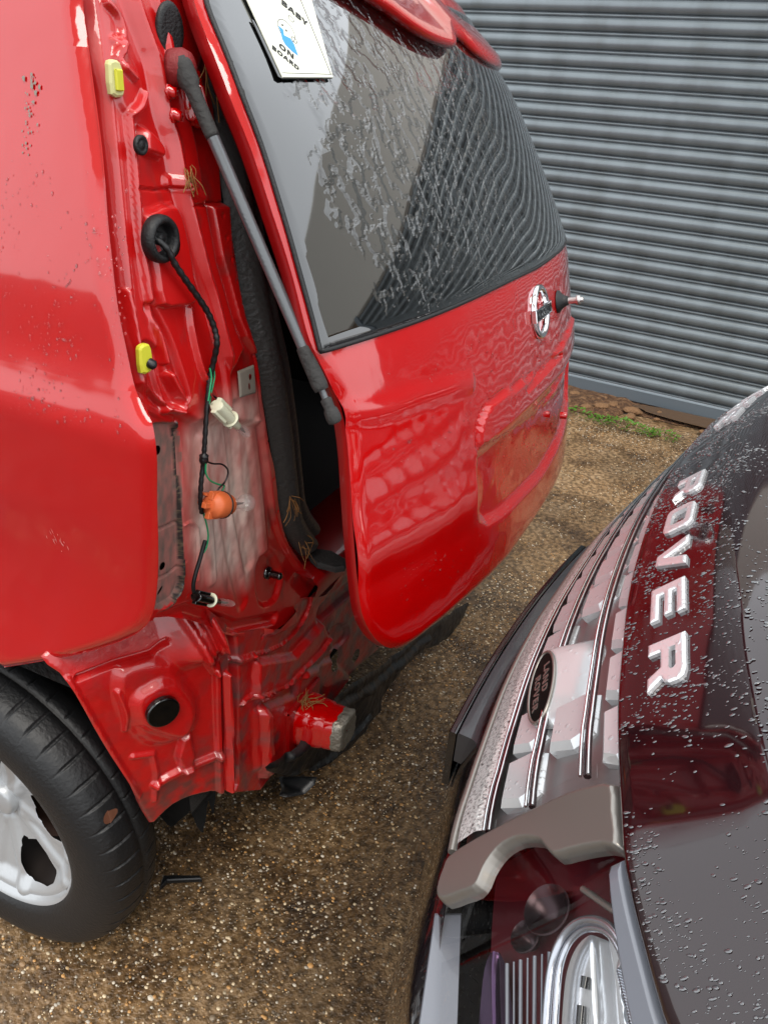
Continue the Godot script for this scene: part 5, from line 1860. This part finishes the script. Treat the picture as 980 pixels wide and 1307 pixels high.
func build_grille(car: Node3D) -> void:
	var z1 := 0.50
	# backing plates
	var back := sheet(func(a: float, b: float, h: float) -> Vector3: return face(a, b, -0.007 + h), P2([-0.52, -0.02, 0.54, -0.02, 0.53, 0.5, 0.52, 1.0, -0.52, 1.0]), 0.02)
	obj("grille_backing", back.done(), M.grille_shadow, car)
	var band := sheet(func(a: float, b: float, h: float) -> Vector3: return face(a, b, 0.002 + h), P2([-0.50, 0.76, 0.505, 0.76, 0.51, 1.0, -0.51, 1.0]), 0.006, [["line", P2([-0.5, 0.88, 0.5, 0.88]), 0.05, 0.08, 0.007]])
	obj("lower_mesh_band", band.done(), M.grille_mesh, car)
	# frame line and three twin bars
	for q in [[1.015, 0.0045, 0.004, "satin_trim", "grille_frame"], [0.760, 0.0015, 0.008, "bar_chrome", "grille_bar"], [0.735, 0.0013, 0.006, "bar_chrome", "grille_bar"], [0.475, 0.0016, 0.009, "bar_chrome", "grille_bar"], [0.446, 0.0014, 0.007, "bar_chrome", "grille_bar"], [0.158, 0.0016, 0.009, "bar_chrome", "grille_bar"], [0.126, 0.0014, 0.007, "bar_chrome", "grille_bar"]]:
		var path := PackedVector3Array()
		for k in 61:
			path.append(face(lerpf(-z1, z1 + 0.01, k / 60.0), q[0], q[2]))
		var mb := MB.new()
		tube(mb, path, q[1], 10)
		obj(q[4], mb.done(), M[q[3]], car)
	for q in [0.747, 0.460, 0.142]:
		var path := PackedVector3Array()
		for k in 61:
			path.append(face(lerpf(-z1, z1 + 0.01, k / 60.0), q, 0.0050))
		var mb := MB.new()
		tube(mb, path, 0.0034, 6)
		obj("bar_groove", mb.done(), M.dark_paint, car)
	# raised blocks between the bars
	var kinds := []
	for q in [[0.066, 0.052], [0.066, 0.056], [0.066, 0.033]]:
		var l: float = q[0] / 2
		var w: float = q[1] / 2
		var m := MB.new()
		# long six-sided plate with bevelled ends, one end cut as a facet
		var o := PackedVector2Array([Vector2(-l, -w), Vector2(l * 0.66, -w), Vector2(l, w * 0.1), Vector2(l * 0.80, w), Vector2(-l * 0.70, w), Vector2(-l, w * 0.5)])
		prism(m, o, Transform3D(Basis.IDENTITY, Vector3.ZERO), 0.017, 0.006)
		kinds.append(m.done())
	var rows := [[0.60, 0, 0.0], [0.295, 1, 0.035], [0.03, 2, 0.012]]
	for row in rows:
		for k in 15:
			var z: float = -0.47 + k * 0.072 + row[2]
			if z > 0.485 or (row[0] == 0.295 and z > 0.285 and z < 0.395) or (row[0] == 0.60 and z > 0.30 and z < 0.38):
				continue
			var o := obj("grille_block", kinds[row[1]], M.grille_silver, car)
			var fr := frame_on(face, z, row[0], -0.013)
			var bs := Basis(fr.basis.x, fr.basis.y, fr.basis.z) if fr.basis.z.x < 0 else Basis(fr.basis.x, -fr.basis.y, -fr.basis.z)
			# each block is set like a louvre, its face turned up
			var tip := bs.rotated(bs.x, deg_to_rad(9.0))
			o.transform = Transform3D(tip if tip.z.y > bs.z.y else bs.rotated(bs.x, deg_to_rad(-9.0)), fr.origin)
	# badge pod: a wedge that carries a dark oval
	var oc := face(0.3612, 0.4875, 0.014)
	var on := Vector3(-0.80, 0.42, 0.30).normalized()
	var ox := Vector3(0, 0, 1)
	ox = (ox - on * ox.dot(on)).normalized()
	var oy := on.cross(ox)
	var flip := Transform3D(Basis(ox, oy, on), oc)
	var pod := MB.new()
	var prow := []
	for q in [[0.90, Vector3(0, 0, 0.000)], [1.06, Vector3(0, 0, 0.0)], [1.12, Vector3(0.002, 0.001, 0)], [1.16, Vector3(0.010, 0.006, 0)], [1.20, Vector3(0.045, 0.030, 0)], [1.24, Vector3(0.075, 0.015, 0)]]:
		var rg := PackedVector3Array()
		for k in 40:
			var an := TAU * k / 40
			rg.append(flip * Vector3(cos(an) * 0.047 * q[0], sin(an) * 0.0215 * q[0], 0.0) + q[1])
		prow.append(rg)
	pod.grid(prow, true)
	var po := obj("badge_pod", pod.done(), M.grille_silver, car)
	var ov := MB.new()
	prism(ov, oval(Vector2.ZERO, 0.046, 0.0207, 40), flip, 0.002, 0.0008)
	obj("oval_badge", ov.done(), M.badge_dark, po)
	var ring := MB.new()
	var rp := PackedVector3Array()
	for k in 49:
		rp.append(flip * Vector3(cos(TAU * k / 48) * 0.0475, sin(TAU * k / 48) * 0.0217, 0.0015))
	tube(ring, rp, 0.0019, 8, false)
	obj("badge_rim", ring.done(), M.satin_trim, po)
	for q in [["LAND", -0.008, 0.0075], ["ROVER", 0.006, -0.0070]]:
		var t := obj("badge_lettering", text_mesh(q[0], 0.0092, 0.0006, true), M.satin_trim, po)
		t.transform = flip * Transform3D(Basis.IDENTITY.scaled(Vector3(1.2, 1.0, 1.0)), Vector3(q[1], q[2], 0.0024)) * centred(t.mesh)
	# satin end piece that curls round the lamp
	for s in [1.0, -1.0]:
		var tr := P2([0.5298, -0.0093, 0.5528, -0.0153, 0.5811, -0.0194, 0.5757, 0.0616, 0.5712, 0.1475, 0.5679, 0.2341, 0.565, 0.3082, 0.5558, 0.3551, 0.5478, 0.391, 0.5414, 0.4558, 0.5367, 0.5327, 0.5365, 0.6107, 0.5403, 0.6685, 0.5474, 0.715, 0.555, 0.7413, 0.5601, 0.7902, 0.5585, 0.8921, 0.5562, 1.0105, 0.5476, 1.0649, 0.536, 1.0662, 0.5242, 1.0389, 0.5143, 1.0029, 0.5109, 0.84, 0.511, 0.6884, 0.5114, 0.5254, 0.513, 0.3907, 0.5151, 0.233, 0.5212, 0.0866])
		var t2 := PackedVector2Array()
		for p in tr:
			t2.append(Vector2(p.x * s, p.y * 0.235))
		t2 = smooth2(t2, 2, true)
		var mb := sheet(func(a: float, b: float, h: float) -> Vector3: return face(a, b / 0.235, 0.0095 + h), t2, 0.0013, [], [], null, -0.012, 0.0045)
		obj("grille_end_trim", mb.done(), M.satin_trim, car)


func build_headlamp(car: Node3D) -> void:
	for s in [1.0, -1.0]:
		var lampn := Node3D.new()
		lampn.name = "headlamp"
		car.add_child(lampn, true)
		var hull := P2([0.50 * s, -0.02, 0.90 * s, -0.02, 0.90 * s, 1.02, 0.50 * s, 1.02])
		var hs := sheet(func(a: float, b: float, h: float) -> Vector3: return face(a, b, -0.045 + h), hull, 0.012)
		obj("housing", hs.done(), M.wine_housing, lampn)
		var le := sheet(func(a: float, b: float, h: float) -> Vector3: return face(a, b, 0.003 + h), hull, 0.012)
		obj("lens", le.done(), M.lamp_lens, lampn)
		# bright horseshoe light guide round a pale reflector
		var u := smooth2(P2([0.6602, 0.568, 0.6356, 0.5291, 0.6164, 0.4881, 0.6035, 0.4283, 0.5977, 0.3497, 0.5992, 0.2701, 0.6065, 0.2, 0.6194, 0.1583, 0.6364, 0.1444, 0.6532, 0.1419, 0.6713, 0.1477]), 5)
		var path := PackedVector3Array()
		var inner := PackedVector3Array()
		var fill := PackedVector2Array()
		for p in u:
			path.append(face(p.x * s, p.y, -0.018))
			fill.append(Vector2(p.x * s, p.y))
		var g := MB.new()
		tube(g, path, 0.0036, 10)
		obj("light_guide", g.done(), M.lamp_silver, lampn)
		var cx := Vector2.ZERO
		for p in fill:
			cx += p / fill.size()
		var small := PackedVector2Array()
		for p in fill:
			small.append(p + (cx - p).normalized() * 0.004)
			inner.append(face(p.x + (cx.x - p.x) * 0.16, p.y + (cx.y - p.y) * 0.16, -0.020))
		var re := sheet(func(a: float, b: float, h: float) -> Vector3: return face(a, b, -0.030 + h), small, 0.005, [["line", P2([0.6119 * s, 0.3053, 0.666 * s, 0.3558]), 0.010, 0.03, -0.016], ["line", P2([0.6272 * s, 0.2271, 0.6651 * s, 0.2471]), 0.002, 0.006, 0.006]])
		obj("reflector", re.done(), M.lamp_white, lampn)
		for q in [P2([0.6397 * s, 0.4221, 0.6571 * s, 0.4575]), P2([0.6246 * s, 0.3819, 0.6309 * s, 0.3966])]:
			var slot := MB.new()
			tube(slot, PackedVector3Array([face(q[0].x, q[0].y, -0.027), face(q[0].lerp(q[1], 0.5).x, q[0].lerp(q[1], 0.5).y, -0.027), face(q[1].x, q[1].y, -0.027)]), 0.0032, 10)
			obj("slot", slot.done(), M.gloss_black, lampn)
		var g2 := MB.new()
		tube(g2, inner, 0.0026, 8)
		obj("light_guide", g2.done(), M.lamp_silver, lampn)
		# stepped rack at its side
		for k in 22:
			var p0: Vector2 = P2([0.6314, 0.2014])[0].lerp(P2([0.6651, 0.1956])[0], k / 21.0)
			var c := face(p0.x * s, p0.y, -0.024)
			var bx := MB.new()
			bx.box(c - Vector3(0.005, 0.002, 0.0010), c + Vector3(0.005, 0.002, 0.0010), 0.0004)
			obj("rack_tooth", bx.done(), M.lamp_silver, lampn)
		for q in [[0.5695, 0.5833, 0.022], [0.5824, 0.7098, 0.014]]:
			var pc := face(q[0] * s, q[1], -0.034)
			var pb := MB.new()
			var ax := Vector3(-0.6, 0.75, 0.3 * s).normalized()
			lathe(pb, [q[2], 0.004, q[2] * 0.96, 0.006, q[2] * 0.8, 0.0, q[2] * 0.45, -0.008, 0.0, -0.010], pc, ax, 28)
			obj("projector_bowl", pb.done(), M.dark_chrome, lampn)
		for q in [P2([0.5729 * s, 0.3288, 0.5977 * s, 0.1762]), P2([0.5839 * s, 0.1009, 0.6595 * s, 0.1849])]:
			var lg := MB.new()
			tube(lg, PackedVector3Array([face(q[0].x, q[0].y, -0.022), face(q[0].lerp(q[1], 0.5).x, q[0].lerp(q[1], 0.5).y, -0.022), face(q[1].x, q[1].y, -0.022)]), 0.0028, 8)
			obj("ledge", lg.done(), M.satin_trim, lampn)
		# thin vertical blades and the tinted bowl beyond them
		for k in 7:
			var t := k / 6.0
			var top: Vector2 = P2([0.599, 0.7861])[0].lerp(P2([0.6028, 0.5408])[0], t)
			var bot: Vector2 = P2([0.6532, 0.8056])[0].lerp(P2([0.6593, 0.5987])[0], t)
			var bl := MB.new()
			tube(bl, PackedVector3Array([face(top.x * s, top.y, -0.026), face(bot.x * s, bot.y, -0.026)]), 0.0009 if k % 2 else 0.0017, 6)
			obj("blade", bl.done(), M.corner_grey, lampn)
		var bowl := sheet(func(a: float, b: float, h: float) -> Vector3: return face(a, b, -0.032 + h), smooth2(P2([0.6522 * s, 1.0022, 0.6102 * s, 0.9915, 0.5866 * s, 0.9576, 0.5823 * s, 0.8948, 0.5986 * s, 0.8266, 0.6233 * s, 0.8076, 0.6579 * s, 0.8077]), 3, true), 0.005, [["line", P2([0.6504 * s, 0.8965, 0.5979 * s, 0.8994]), 0.003, 0.02, -0.012]])
		obj("side_bowl", bowl.done(), M.lamp_tint, lampn)
		var lip := sheet(func(a: float, b: float, h: float) -> Vector3: return face(a, b, 0.007 + h), P2([0.585 * s, -0.01, 0.66 * s, -0.01, 0.86 * s, -0.01, 0.86 * s, 0.12, 0.70 * s, 0.10, 0.64 * s, 0.075, 0.585 * s, 0.045]), 0.006, [], [], null, -0.006, 0.008)
		obj("lamp_top_rim", lip.done(), M.corner_grey, lampn)
	# flat face of the corner vent; its pale grey paints in the mirrored sky
	var vent := MB.new()
	var vb := P3([-0.1442, 0.735, 0.5494, -0.1223, 0.735, 0.5357, -0.0814, 0.725, 0.631, -0.1104, 0.725, 0.6488])
	prism_quad(vent, vb, 0.012)
	obj("corner_trim", vent.done(), M.corner_grey, car)


func prism_quad(mb: MB, c: PackedVector3Array, depth: float) -> void:
	var n := (c[1] - c[0]).cross(c[3] - c[0]).normalized()
	if n.y < 0:
		n = -n
	var lowc := PackedVector3Array()
	var mid := (c[0] + c[1] + c[2] + c[3]) / 4
	for p in c:
		lowc.append(p - n * depth)
	var inn := PackedVector3Array()
	for p in c:
		inn.append(p + (mid - p).normalized() * 0.003 + n * 0.002)
	mb.q(inn[0], inn[1], inn[2], inn[3])
	for k in 4:
		var j := (k + 1) % 4
		mb.q(c[k], c[j], inn[j], inn[k])
		mb.q(lowc[k], lowc[j], c[j], c[k])


func build_letters(car: Node3D) -> void:
	# wide chrome capitals on the bonnet's leading slope, read from in front
	var forms := {
		"R": [[0, 0, 0, 1, 1.25, 1, 1.47, 0.94, 1.55, 0.8, 1.55, 0.57, 1.47, 0.44, 1.32, 0.38, 1.62, 0, 1.2, 0, 0.95, 0.34, 0.4, 0.34, 0.4, 0], [0.4, 0.58, 0.4, 0.76, 1.08, 0.76, 1.15, 0.7, 1.15, 0.63, 1.08, 0.58]],
		"O": [[0.25, 0, 0.07, 0.07, 0, 0.22, 0, 0.78, 0.07, 0.93, 0.25, 1, 1.4, 1, 1.58, 0.93, 1.65, 0.78, 1.65, 0.22, 1.58, 0.07, 1.4, 0], [0.46, 0.24, 0.38, 0.3, 0.38, 0.7, 0.46, 0.76, 1.19, 0.76, 1.27, 0.7, 1.27, 0.3, 1.19, 0.24]],
		"V": [[0, 1, 0.45, 1, 0.83, 0.32, 1.21, 1, 1.66, 1, 1.07, 0, 0.59, 0]],
		"E": [[0, 0, 0, 1, 1.5, 1, 1.5, 0.76, 0.4, 0.76, 0.4, 0.61, 1.4, 0.61, 1.4, 0.40, 0.4, 0.40, 0.4, 0.24, 1.5, 0.24, 1.5, 0]],
		"A": [[0, 0, 0.6, 1, 1.05, 1, 1.65, 0, 1.2, 0, 1.08, 0.2, 0.57, 0.2, 0.45, 0], [0.70, 0.40, 0.95, 0.40, 0.825, 0.68]],
		"N": [[0, 0, 0, 1, 0.4, 1, 1.2, 0.4, 1.2, 1, 1.6, 1, 1.6, 0, 1.2, 0, 0.4, 0.6, 0.4, 0]],
		"G": [[0.25, 0, 0.07, 0.07, 0, 0.22, 0, 0.78, 0.07, 0.93, 0.25, 1, 1.55, 1, 1.55, 0.77, 0.46, 0.77, 0.38, 0.7, 0.38, 0.3, 0.46, 0.23, 1.2, 0.23, 1.2, 0.38, 0.85, 0.38, 0.85, 0.58, 1.58, 0.58, 1.58, 0]]}
	var words := "RANGE ROVER"
	var at := [-0.520, -0.437, -0.353, -0.268, -0.184, 0.0, 0.100, 0.190, 0.275, 0.357, 0.441]
	for k in words.length():
		if words[k] == " ":
			continue
		var sc := 0.035
		var fr := frame_on(bonnet_at, at[k], 0.032, 0.0)
		var nrm := fr.basis.z if fr.basis.z.y > 0 else -fr.basis.z
		var along := fr.basis.x
		var upv := nrm.cross(along)
		var form: Array = forms[words[k]]
		var o := PackedVector2Array()
		for q in P2(form[0]):
			o.append((q - Vector2(0.81, 0.5)) * sc)
		var holes := []
		if form.size() > 1:
			var ho := PackedVector2Array()
			for q in P2(form[1]):
				ho.append((q - Vector2(0.81, 0.5)) * sc)
			holes.append(ho)
		var put := func(a: float, b: float, h: float) -> Vector3:
			return along * a + upv * b + nrm * (0.0045 + h)
		var mb := sheet(put, o, 0.0011, [], holes, null, -0.0014, 0.0026)
		for loop in [o] + holes:
			var r0 := PackedVector3Array()
			var r1 := PackedVector3Array()
			for j in loop.size() + 1:
				var q: Vector2 = loop[j % loop.size()]
				r0.append(put.call(q.x, q.y, -0.0014 if loop == o else 0.0))
				r1.append(put.call(q.x, q.y, -0.0058))
			for j in loop.size():
				mb.q(r0[j], r0[j + 1], r1[j + 1], r1[j])
		var t := obj("bonnet_letter", mb.done(), M.letter_chrome, car)
		t.position = fr.origin


func bead(mb: MB) -> void:
	var rows := []
	for j in 4:
		var ring := PackedVector3Array()
		for k in 8:
			var a := TAU * k / 8
			var e := lerpf(-0.10, PI / 2 * 0.97, j / 3.0)
			ring.append(Vector3(cos(a) * cos(e), sin(e) * 0.5, sin(a) * cos(e)))
		rows.append(ring)
	mb.grid(rows, true)
	mb.fan(rows[0])
	mb.fan(rows[3], true)


func beads_on(map: Callable, lo: Vector2, hi: Vector2, count: int, size: float, clump: float, seed_: int, parent: Node3D) -> void:
	# rain standing on paint
	var d := MB.new()
	bead(d)
	var mm := MultiMesh.new()
	mm.transform_format = MultiMesh.TRANSFORM_3D
	mm.mesh = d.done()
	var r := RandomNumberGenerator.new()
	r.seed = seed_
	var list := []
	while list.size() < count:
		var a := r.randf_range(lo.x, hi.x)
		var b := r.randf_range(lo.y, hi.y)
		if r.randf() > 0.5 + clump * noise.get_noise_2d(a * 9.0 + seed_, b * 9.0):
			continue
		var o: Vector3 = map.call(a, b, 0.0)
		var du: Vector3 = map.call(a + 0.003, b, 0.0) - o
		var dv: Vector3 = map.call(a, b + 0.003, 0.0) - o
		var up := du.cross(dv).normalized()
		if up.dot(Vector3(0.6, 0.2, 0.6)) < 0:
			up = -up
		var s := size * lerpf(0.35, 1.0, pow(r.randf(), 3.0))
		var bs := Basis(Quaternion(Vector3.UP, up))
		list.append(Transform3D(bs * Basis.from_scale(Vector3(s, s, s * r.randf_range(0.9, 1.6))), o + up * 0.0001))
	mm.instance_count = list.size()
	for k in list.size():
		mm.set_instance_transform(k, list[k])
	var mi := MultiMeshInstance3D.new()
	mi.name = "rain_drops"
	mi.multimesh = mm
	mi.material_override = M.clear_drop
	parent.add_child(mi, true)
	mi.set_meta("kind", "stuff")


func build_drops(car: Node3D) -> void:
	var d := MB.new()
	var rows := []
	for j in 4:
		var ring := PackedVector3Array()
		for k in 8:
			var a := TAU * k / 8
			var e := lerpf(-0.10, PI / 2 * 0.97, j / 3.0)
			ring.append(Vector3(cos(a) * cos(e), sin(e) * 0.42, sin(a) * cos(e)))
		rows.append(ring)
	d.grid(rows, true)
	d.fan(rows[0])
	d.fan(rows[3], true)
	var mm := MultiMesh.new()
	mm.transform_format = MultiMesh.TRANSFORM_3D
	mm.mesh = d.done()
	var r := RandomNumberGenerator.new()
	r.seed = 12
	var list := []
	while list.size() < 20000:
		var z := r.randf_range(-0.75, 0.84)
		var b := pow(r.randf(), 1.4) * 0.42
		var clump := noise.get_noise_2d(z * 7.0, b * 16.0)
		if r.randf() > 0.45 + clump * 1.3:
			continue
		var s := lerpf(0.0005, 0.0018, pow(r.randf(), 3.2))
		var o := bonnet_at(z, b)
		var e := bonnet_at(z, b + 0.004)
		var up := (e - o).cross(Vector3(0, 0, 1)).normalized()
		if up.y < 0:
			up = -up
		var bs := Basis(Quaternion(Vector3.UP, up)) * Basis(Vector3.UP, r.randf_range(-0.5, 0.5))
		list.append(Transform3D(bs * Basis.from_scale(Vector3(s * r.randf_range(0.9, 2.2), s, s * r.randf_range(0.8, 1.2))), o + up * 0.0001))
	mm.instance_count = list.size()
	for k in list.size():
		mm.set_instance_transform(k, list[k])
	var mi := MultiMeshInstance3D.new()
	mi.name = "rain_drops"
	mi.multimesh = mm
	mi.material_override = M.water_drop
	car.add_child(mi, true)
	mi.set_meta("kind", "stuff")


# ---------- small things ----------
func sprig(label: String, turn: Transform3D, n: int, spread: float, length: float, seed_: int, bias := Vector3.ZERO) -> void:
	var r := RandomNumberGenerator.new()
	r.seed = seed_
	var mb := MB.new()
	for k in n:
		var a := Vector3(r.randf_range(-1, 1), r.randf_range(-1, 1), r.randf_range(-0.2, 0.3)) * spread
		var d := (Vector3(r.randf_range(-1, 1), r.randf_range(-1, 1), r.randf_range(0.0, 0.6)) + bias).normalized() * length * r.randf_range(0.5, 1.1)
		var bend := Vector3(r.randf_range(-1, 1), r.randf_range(-1, 1), r.randf_range(0, 1)) * length * 0.18
		tube(mb, smooth3(PackedVector3Array([a, a + d * 0.5 + bend, a + d]), 4), r.randf_range(0.0003, 0.0008), 5)
	var o := obj("dry_grass_wisp", mb.done(), M.dry_straw)
	o.transform = turn
	tag(o, label, "dry grass", "wisps of dry grass on the hatchback")


func build_debris() -> void:
	var turn := Transform3D(Basis(Vector3.UP, deg_to_rad(4.5)), Vector3(-0.55, 0, -0.5))
	var facing := Basis(Vector3(0, 0, -1), Vector3(0, 1, 0), Vector3(1, 0, 0))
	sprig("wisp of dry grass hanging on the red pillar below the strut bracket", turn * Transform3D(facing, Vector3(-0.0357, 1.337, -0.1599)), 14, 0.008, 0.024, 1, Vector3(0, -1.5, 0))
	sprig("long dry stalk of grass by the top of the window trim", turn * Transform3D(facing, Vector3(-0.059, 1.4448, -0.2278)), 6, 0.008, 0.06, 2, Vector3(-0.6, -2.0, 0))
	sprig("wisp of dry grass caught in the lower door seal", turn * Transform3D(facing, Vector3(-0.0134, 0.8746, -0.3392)), 12, 0.011, 0.034, 3, Vector3(0.2, -1.0, 0))
	sprig("few dry straws bending over the corner of the boot sill", turn * Transform3D(facing, Vector3(-0.0188, 0.7842, -0.3791)), 7, 0.012, 0.045, 4, Vector3(0.3, -1.4, 0))
	var can: Vector3 = Vector3(-0.0197, 0.42, -0.3992)
	sprig("tuft of dry grass lying on the red crash box", turn * Transform3D(Basis(Vector3(0, 0, -1), Vector3(1, 0, 0), Vector3(0, 1, 0)), can), 34, 0.016, 0.036, 5, Vector3(0.3, 0.3, 0))
	# black plastic scraps
	var s1 := MB.new()
	prism(s1, P2([-0.6349, 0.9472, -0.6257, 0.9603, -0.5973, 0.9714, -0.5591, 0.9615, -0.5517, 0.9397, -0.562, 0.9264, -0.5944, 0.9209, -0.6151, 0.9303]), Transform3D(Basis(Vector3(1, 0, 0), Vector3(0, 0, -1), Vector3(0, 1, 0)), Vector3(0, 0.710, 0)), 0.010, 0.003)
	tag(obj("plastic_scrap", s1.done(), M.dusty_black), "worn black plastic scrap lying on the boot sill", "plastic scrap")
	var s2 := sheet(func(a: float, b: float, h: float) -> Vector3: return Vector3(a, 0.245 + 0.5 * absf(b + 0.86) + 0.15 * (a + 0.58) + h, b), P2([-0.6353, -0.8719, -0.6116, -0.8804, -0.5611, -0.8949, -0.5575, -0.8814, -0.5691, -0.8537, -0.5828, -0.8251, -0.5983, -0.8216, -0.6131, -0.8518]), 0.004, [], [], null, -0.006, 0.008)
	tag(obj("plastic_scrap", s2.done(), M.black_plastic), "pointed black plastic flap drooping below the crash box", "plastic scrap")
	var s3 := MB.new()
	prism(s3, P2([-0.796, 0.706, -0.7359, 0.7442, -0.7262, 0.74, -0.781, 0.7011, -0.7818, 0.6802]), Transform3D(Basis(Vector3(1, 0, 0), Vector3(0, 0, -1), Vector3(0, 1, 0)), Vector3(0, 0.006, 0)), 0.010, 0.002)
	tag(obj("plastic_scrap", s3.done(), M.black_plastic), "thin black plastic sliver on the ground behind the wheel", "plastic scrap")
	var leaf := sheet(func(a: float, b: float, h: float) -> Vector3: return quarter(a, b, -0.016 + 0.004 * sin(a * 300.0)), smooth2(P2([-0.1352, 0.4588, -0.122, 0.4797, -0.11, 0.4818, -0.1175, 0.459, -0.131, 0.4373, -0.1382, 0.4382]), 3, true), 0.002)
	var lo := obj("dead_leaf", leaf.done(), M.dead_leaf)
	lo.transform = turn
	tag(lo, "small brown dead leaf stuck to the tyre tread", "leaf")
	# rubble and weeds at the foot of the shutter
	var r := RandomNumberGenerator.new()
	r.seed = 61
	for k in 26:
		var m := MB.new()
		var rows := []
		var s := r.randf_range(0.012, 0.042) * (1.0 if k < 12 else 0.6)
		for j in 5:
			var ring := PackedVector3Array()
			for i in 8:
				var a := TAU * i / 8
				var e := lerpf(-PI / 2 * 0.98, PI / 2 * 0.98, j / 4.0)
				var v := Vector3(cos(a) * cos(e), sin(e) * 0.55, sin(a) * cos(e))
				ring.append(v * s * (1.0 + 0.45 * noise.get_noise_3d(v.x * 1.6 + k * 7.0, v.y * 1.6, v.z * 1.6)) * Vector3(1.4, 1, 1))
			rows.append(ring)
		m.grid(rows, true)
		var o := obj("rubble_stone", m.done(), M.rubble_stone)
		o.position = Vector3(r.randf_range(-1.25, -0.62) if k < 20 else r.randf_range(-0.7, -0.3), 0.014 + s * 0.2, r.randf_range(-4.2, -3.98))
		o.rotation.y = r.randf() * TAU
		tag(o, "brown lump of rubble on the earth at the foot of the shutter", "stone", "rubble along the shutter")
	for q in [["low green weed growing near the left end of the rubble", -0.90, -3.86, 0.10, 60, 0.09], ["widest clump of low green weeds at the foot of the shutter", -0.66, -3.86, 0.19, 240, 0.07], ["small clump of green weeds at the right end of the row", -0.46, -3.86, 0.08, 80, 0.06]]:
		var mb := MB.new()
		for k in q[4]:
			var a := r.randf() * TAU
			var d := sqrt(r.randf())
			var c := Vector3(q[1] + cos(a) * d * q[3], 0.006 + r.randf() * 0.035 * (1.2 - d), q[2] + sin(a) * d * q[5])
			var dir := Vector3(cos(a + r.randfn(0, 0.6)), r.randf_range(0.1, 0.8), sin(a + r.randfn(0, 0.6))).normalized()
			var side := dir.cross(Vector3.UP).normalized()
			var l := r.randf_range(0.010, 0.024)
			var w := l * r.randf_range(0.25, 0.42)
			var up := side.cross(dir) * l * 0.1
			var i0 := mb.p(c)
			mb.p(c + dir * l * 0.45 + side * w + up)
			mb.p(c + dir * l - up)
			mb.p(c + dir * l * 0.45 - side * w + up)
			mb.t(i0, i0 + 1, i0 + 2)
			mb.t(i0, i0 + 2, i0 + 3)
		tag(obj("weed_clump", mb.done(), M.weed_leaf), q[0], "weeds", "weeds at the foot of the shutter")
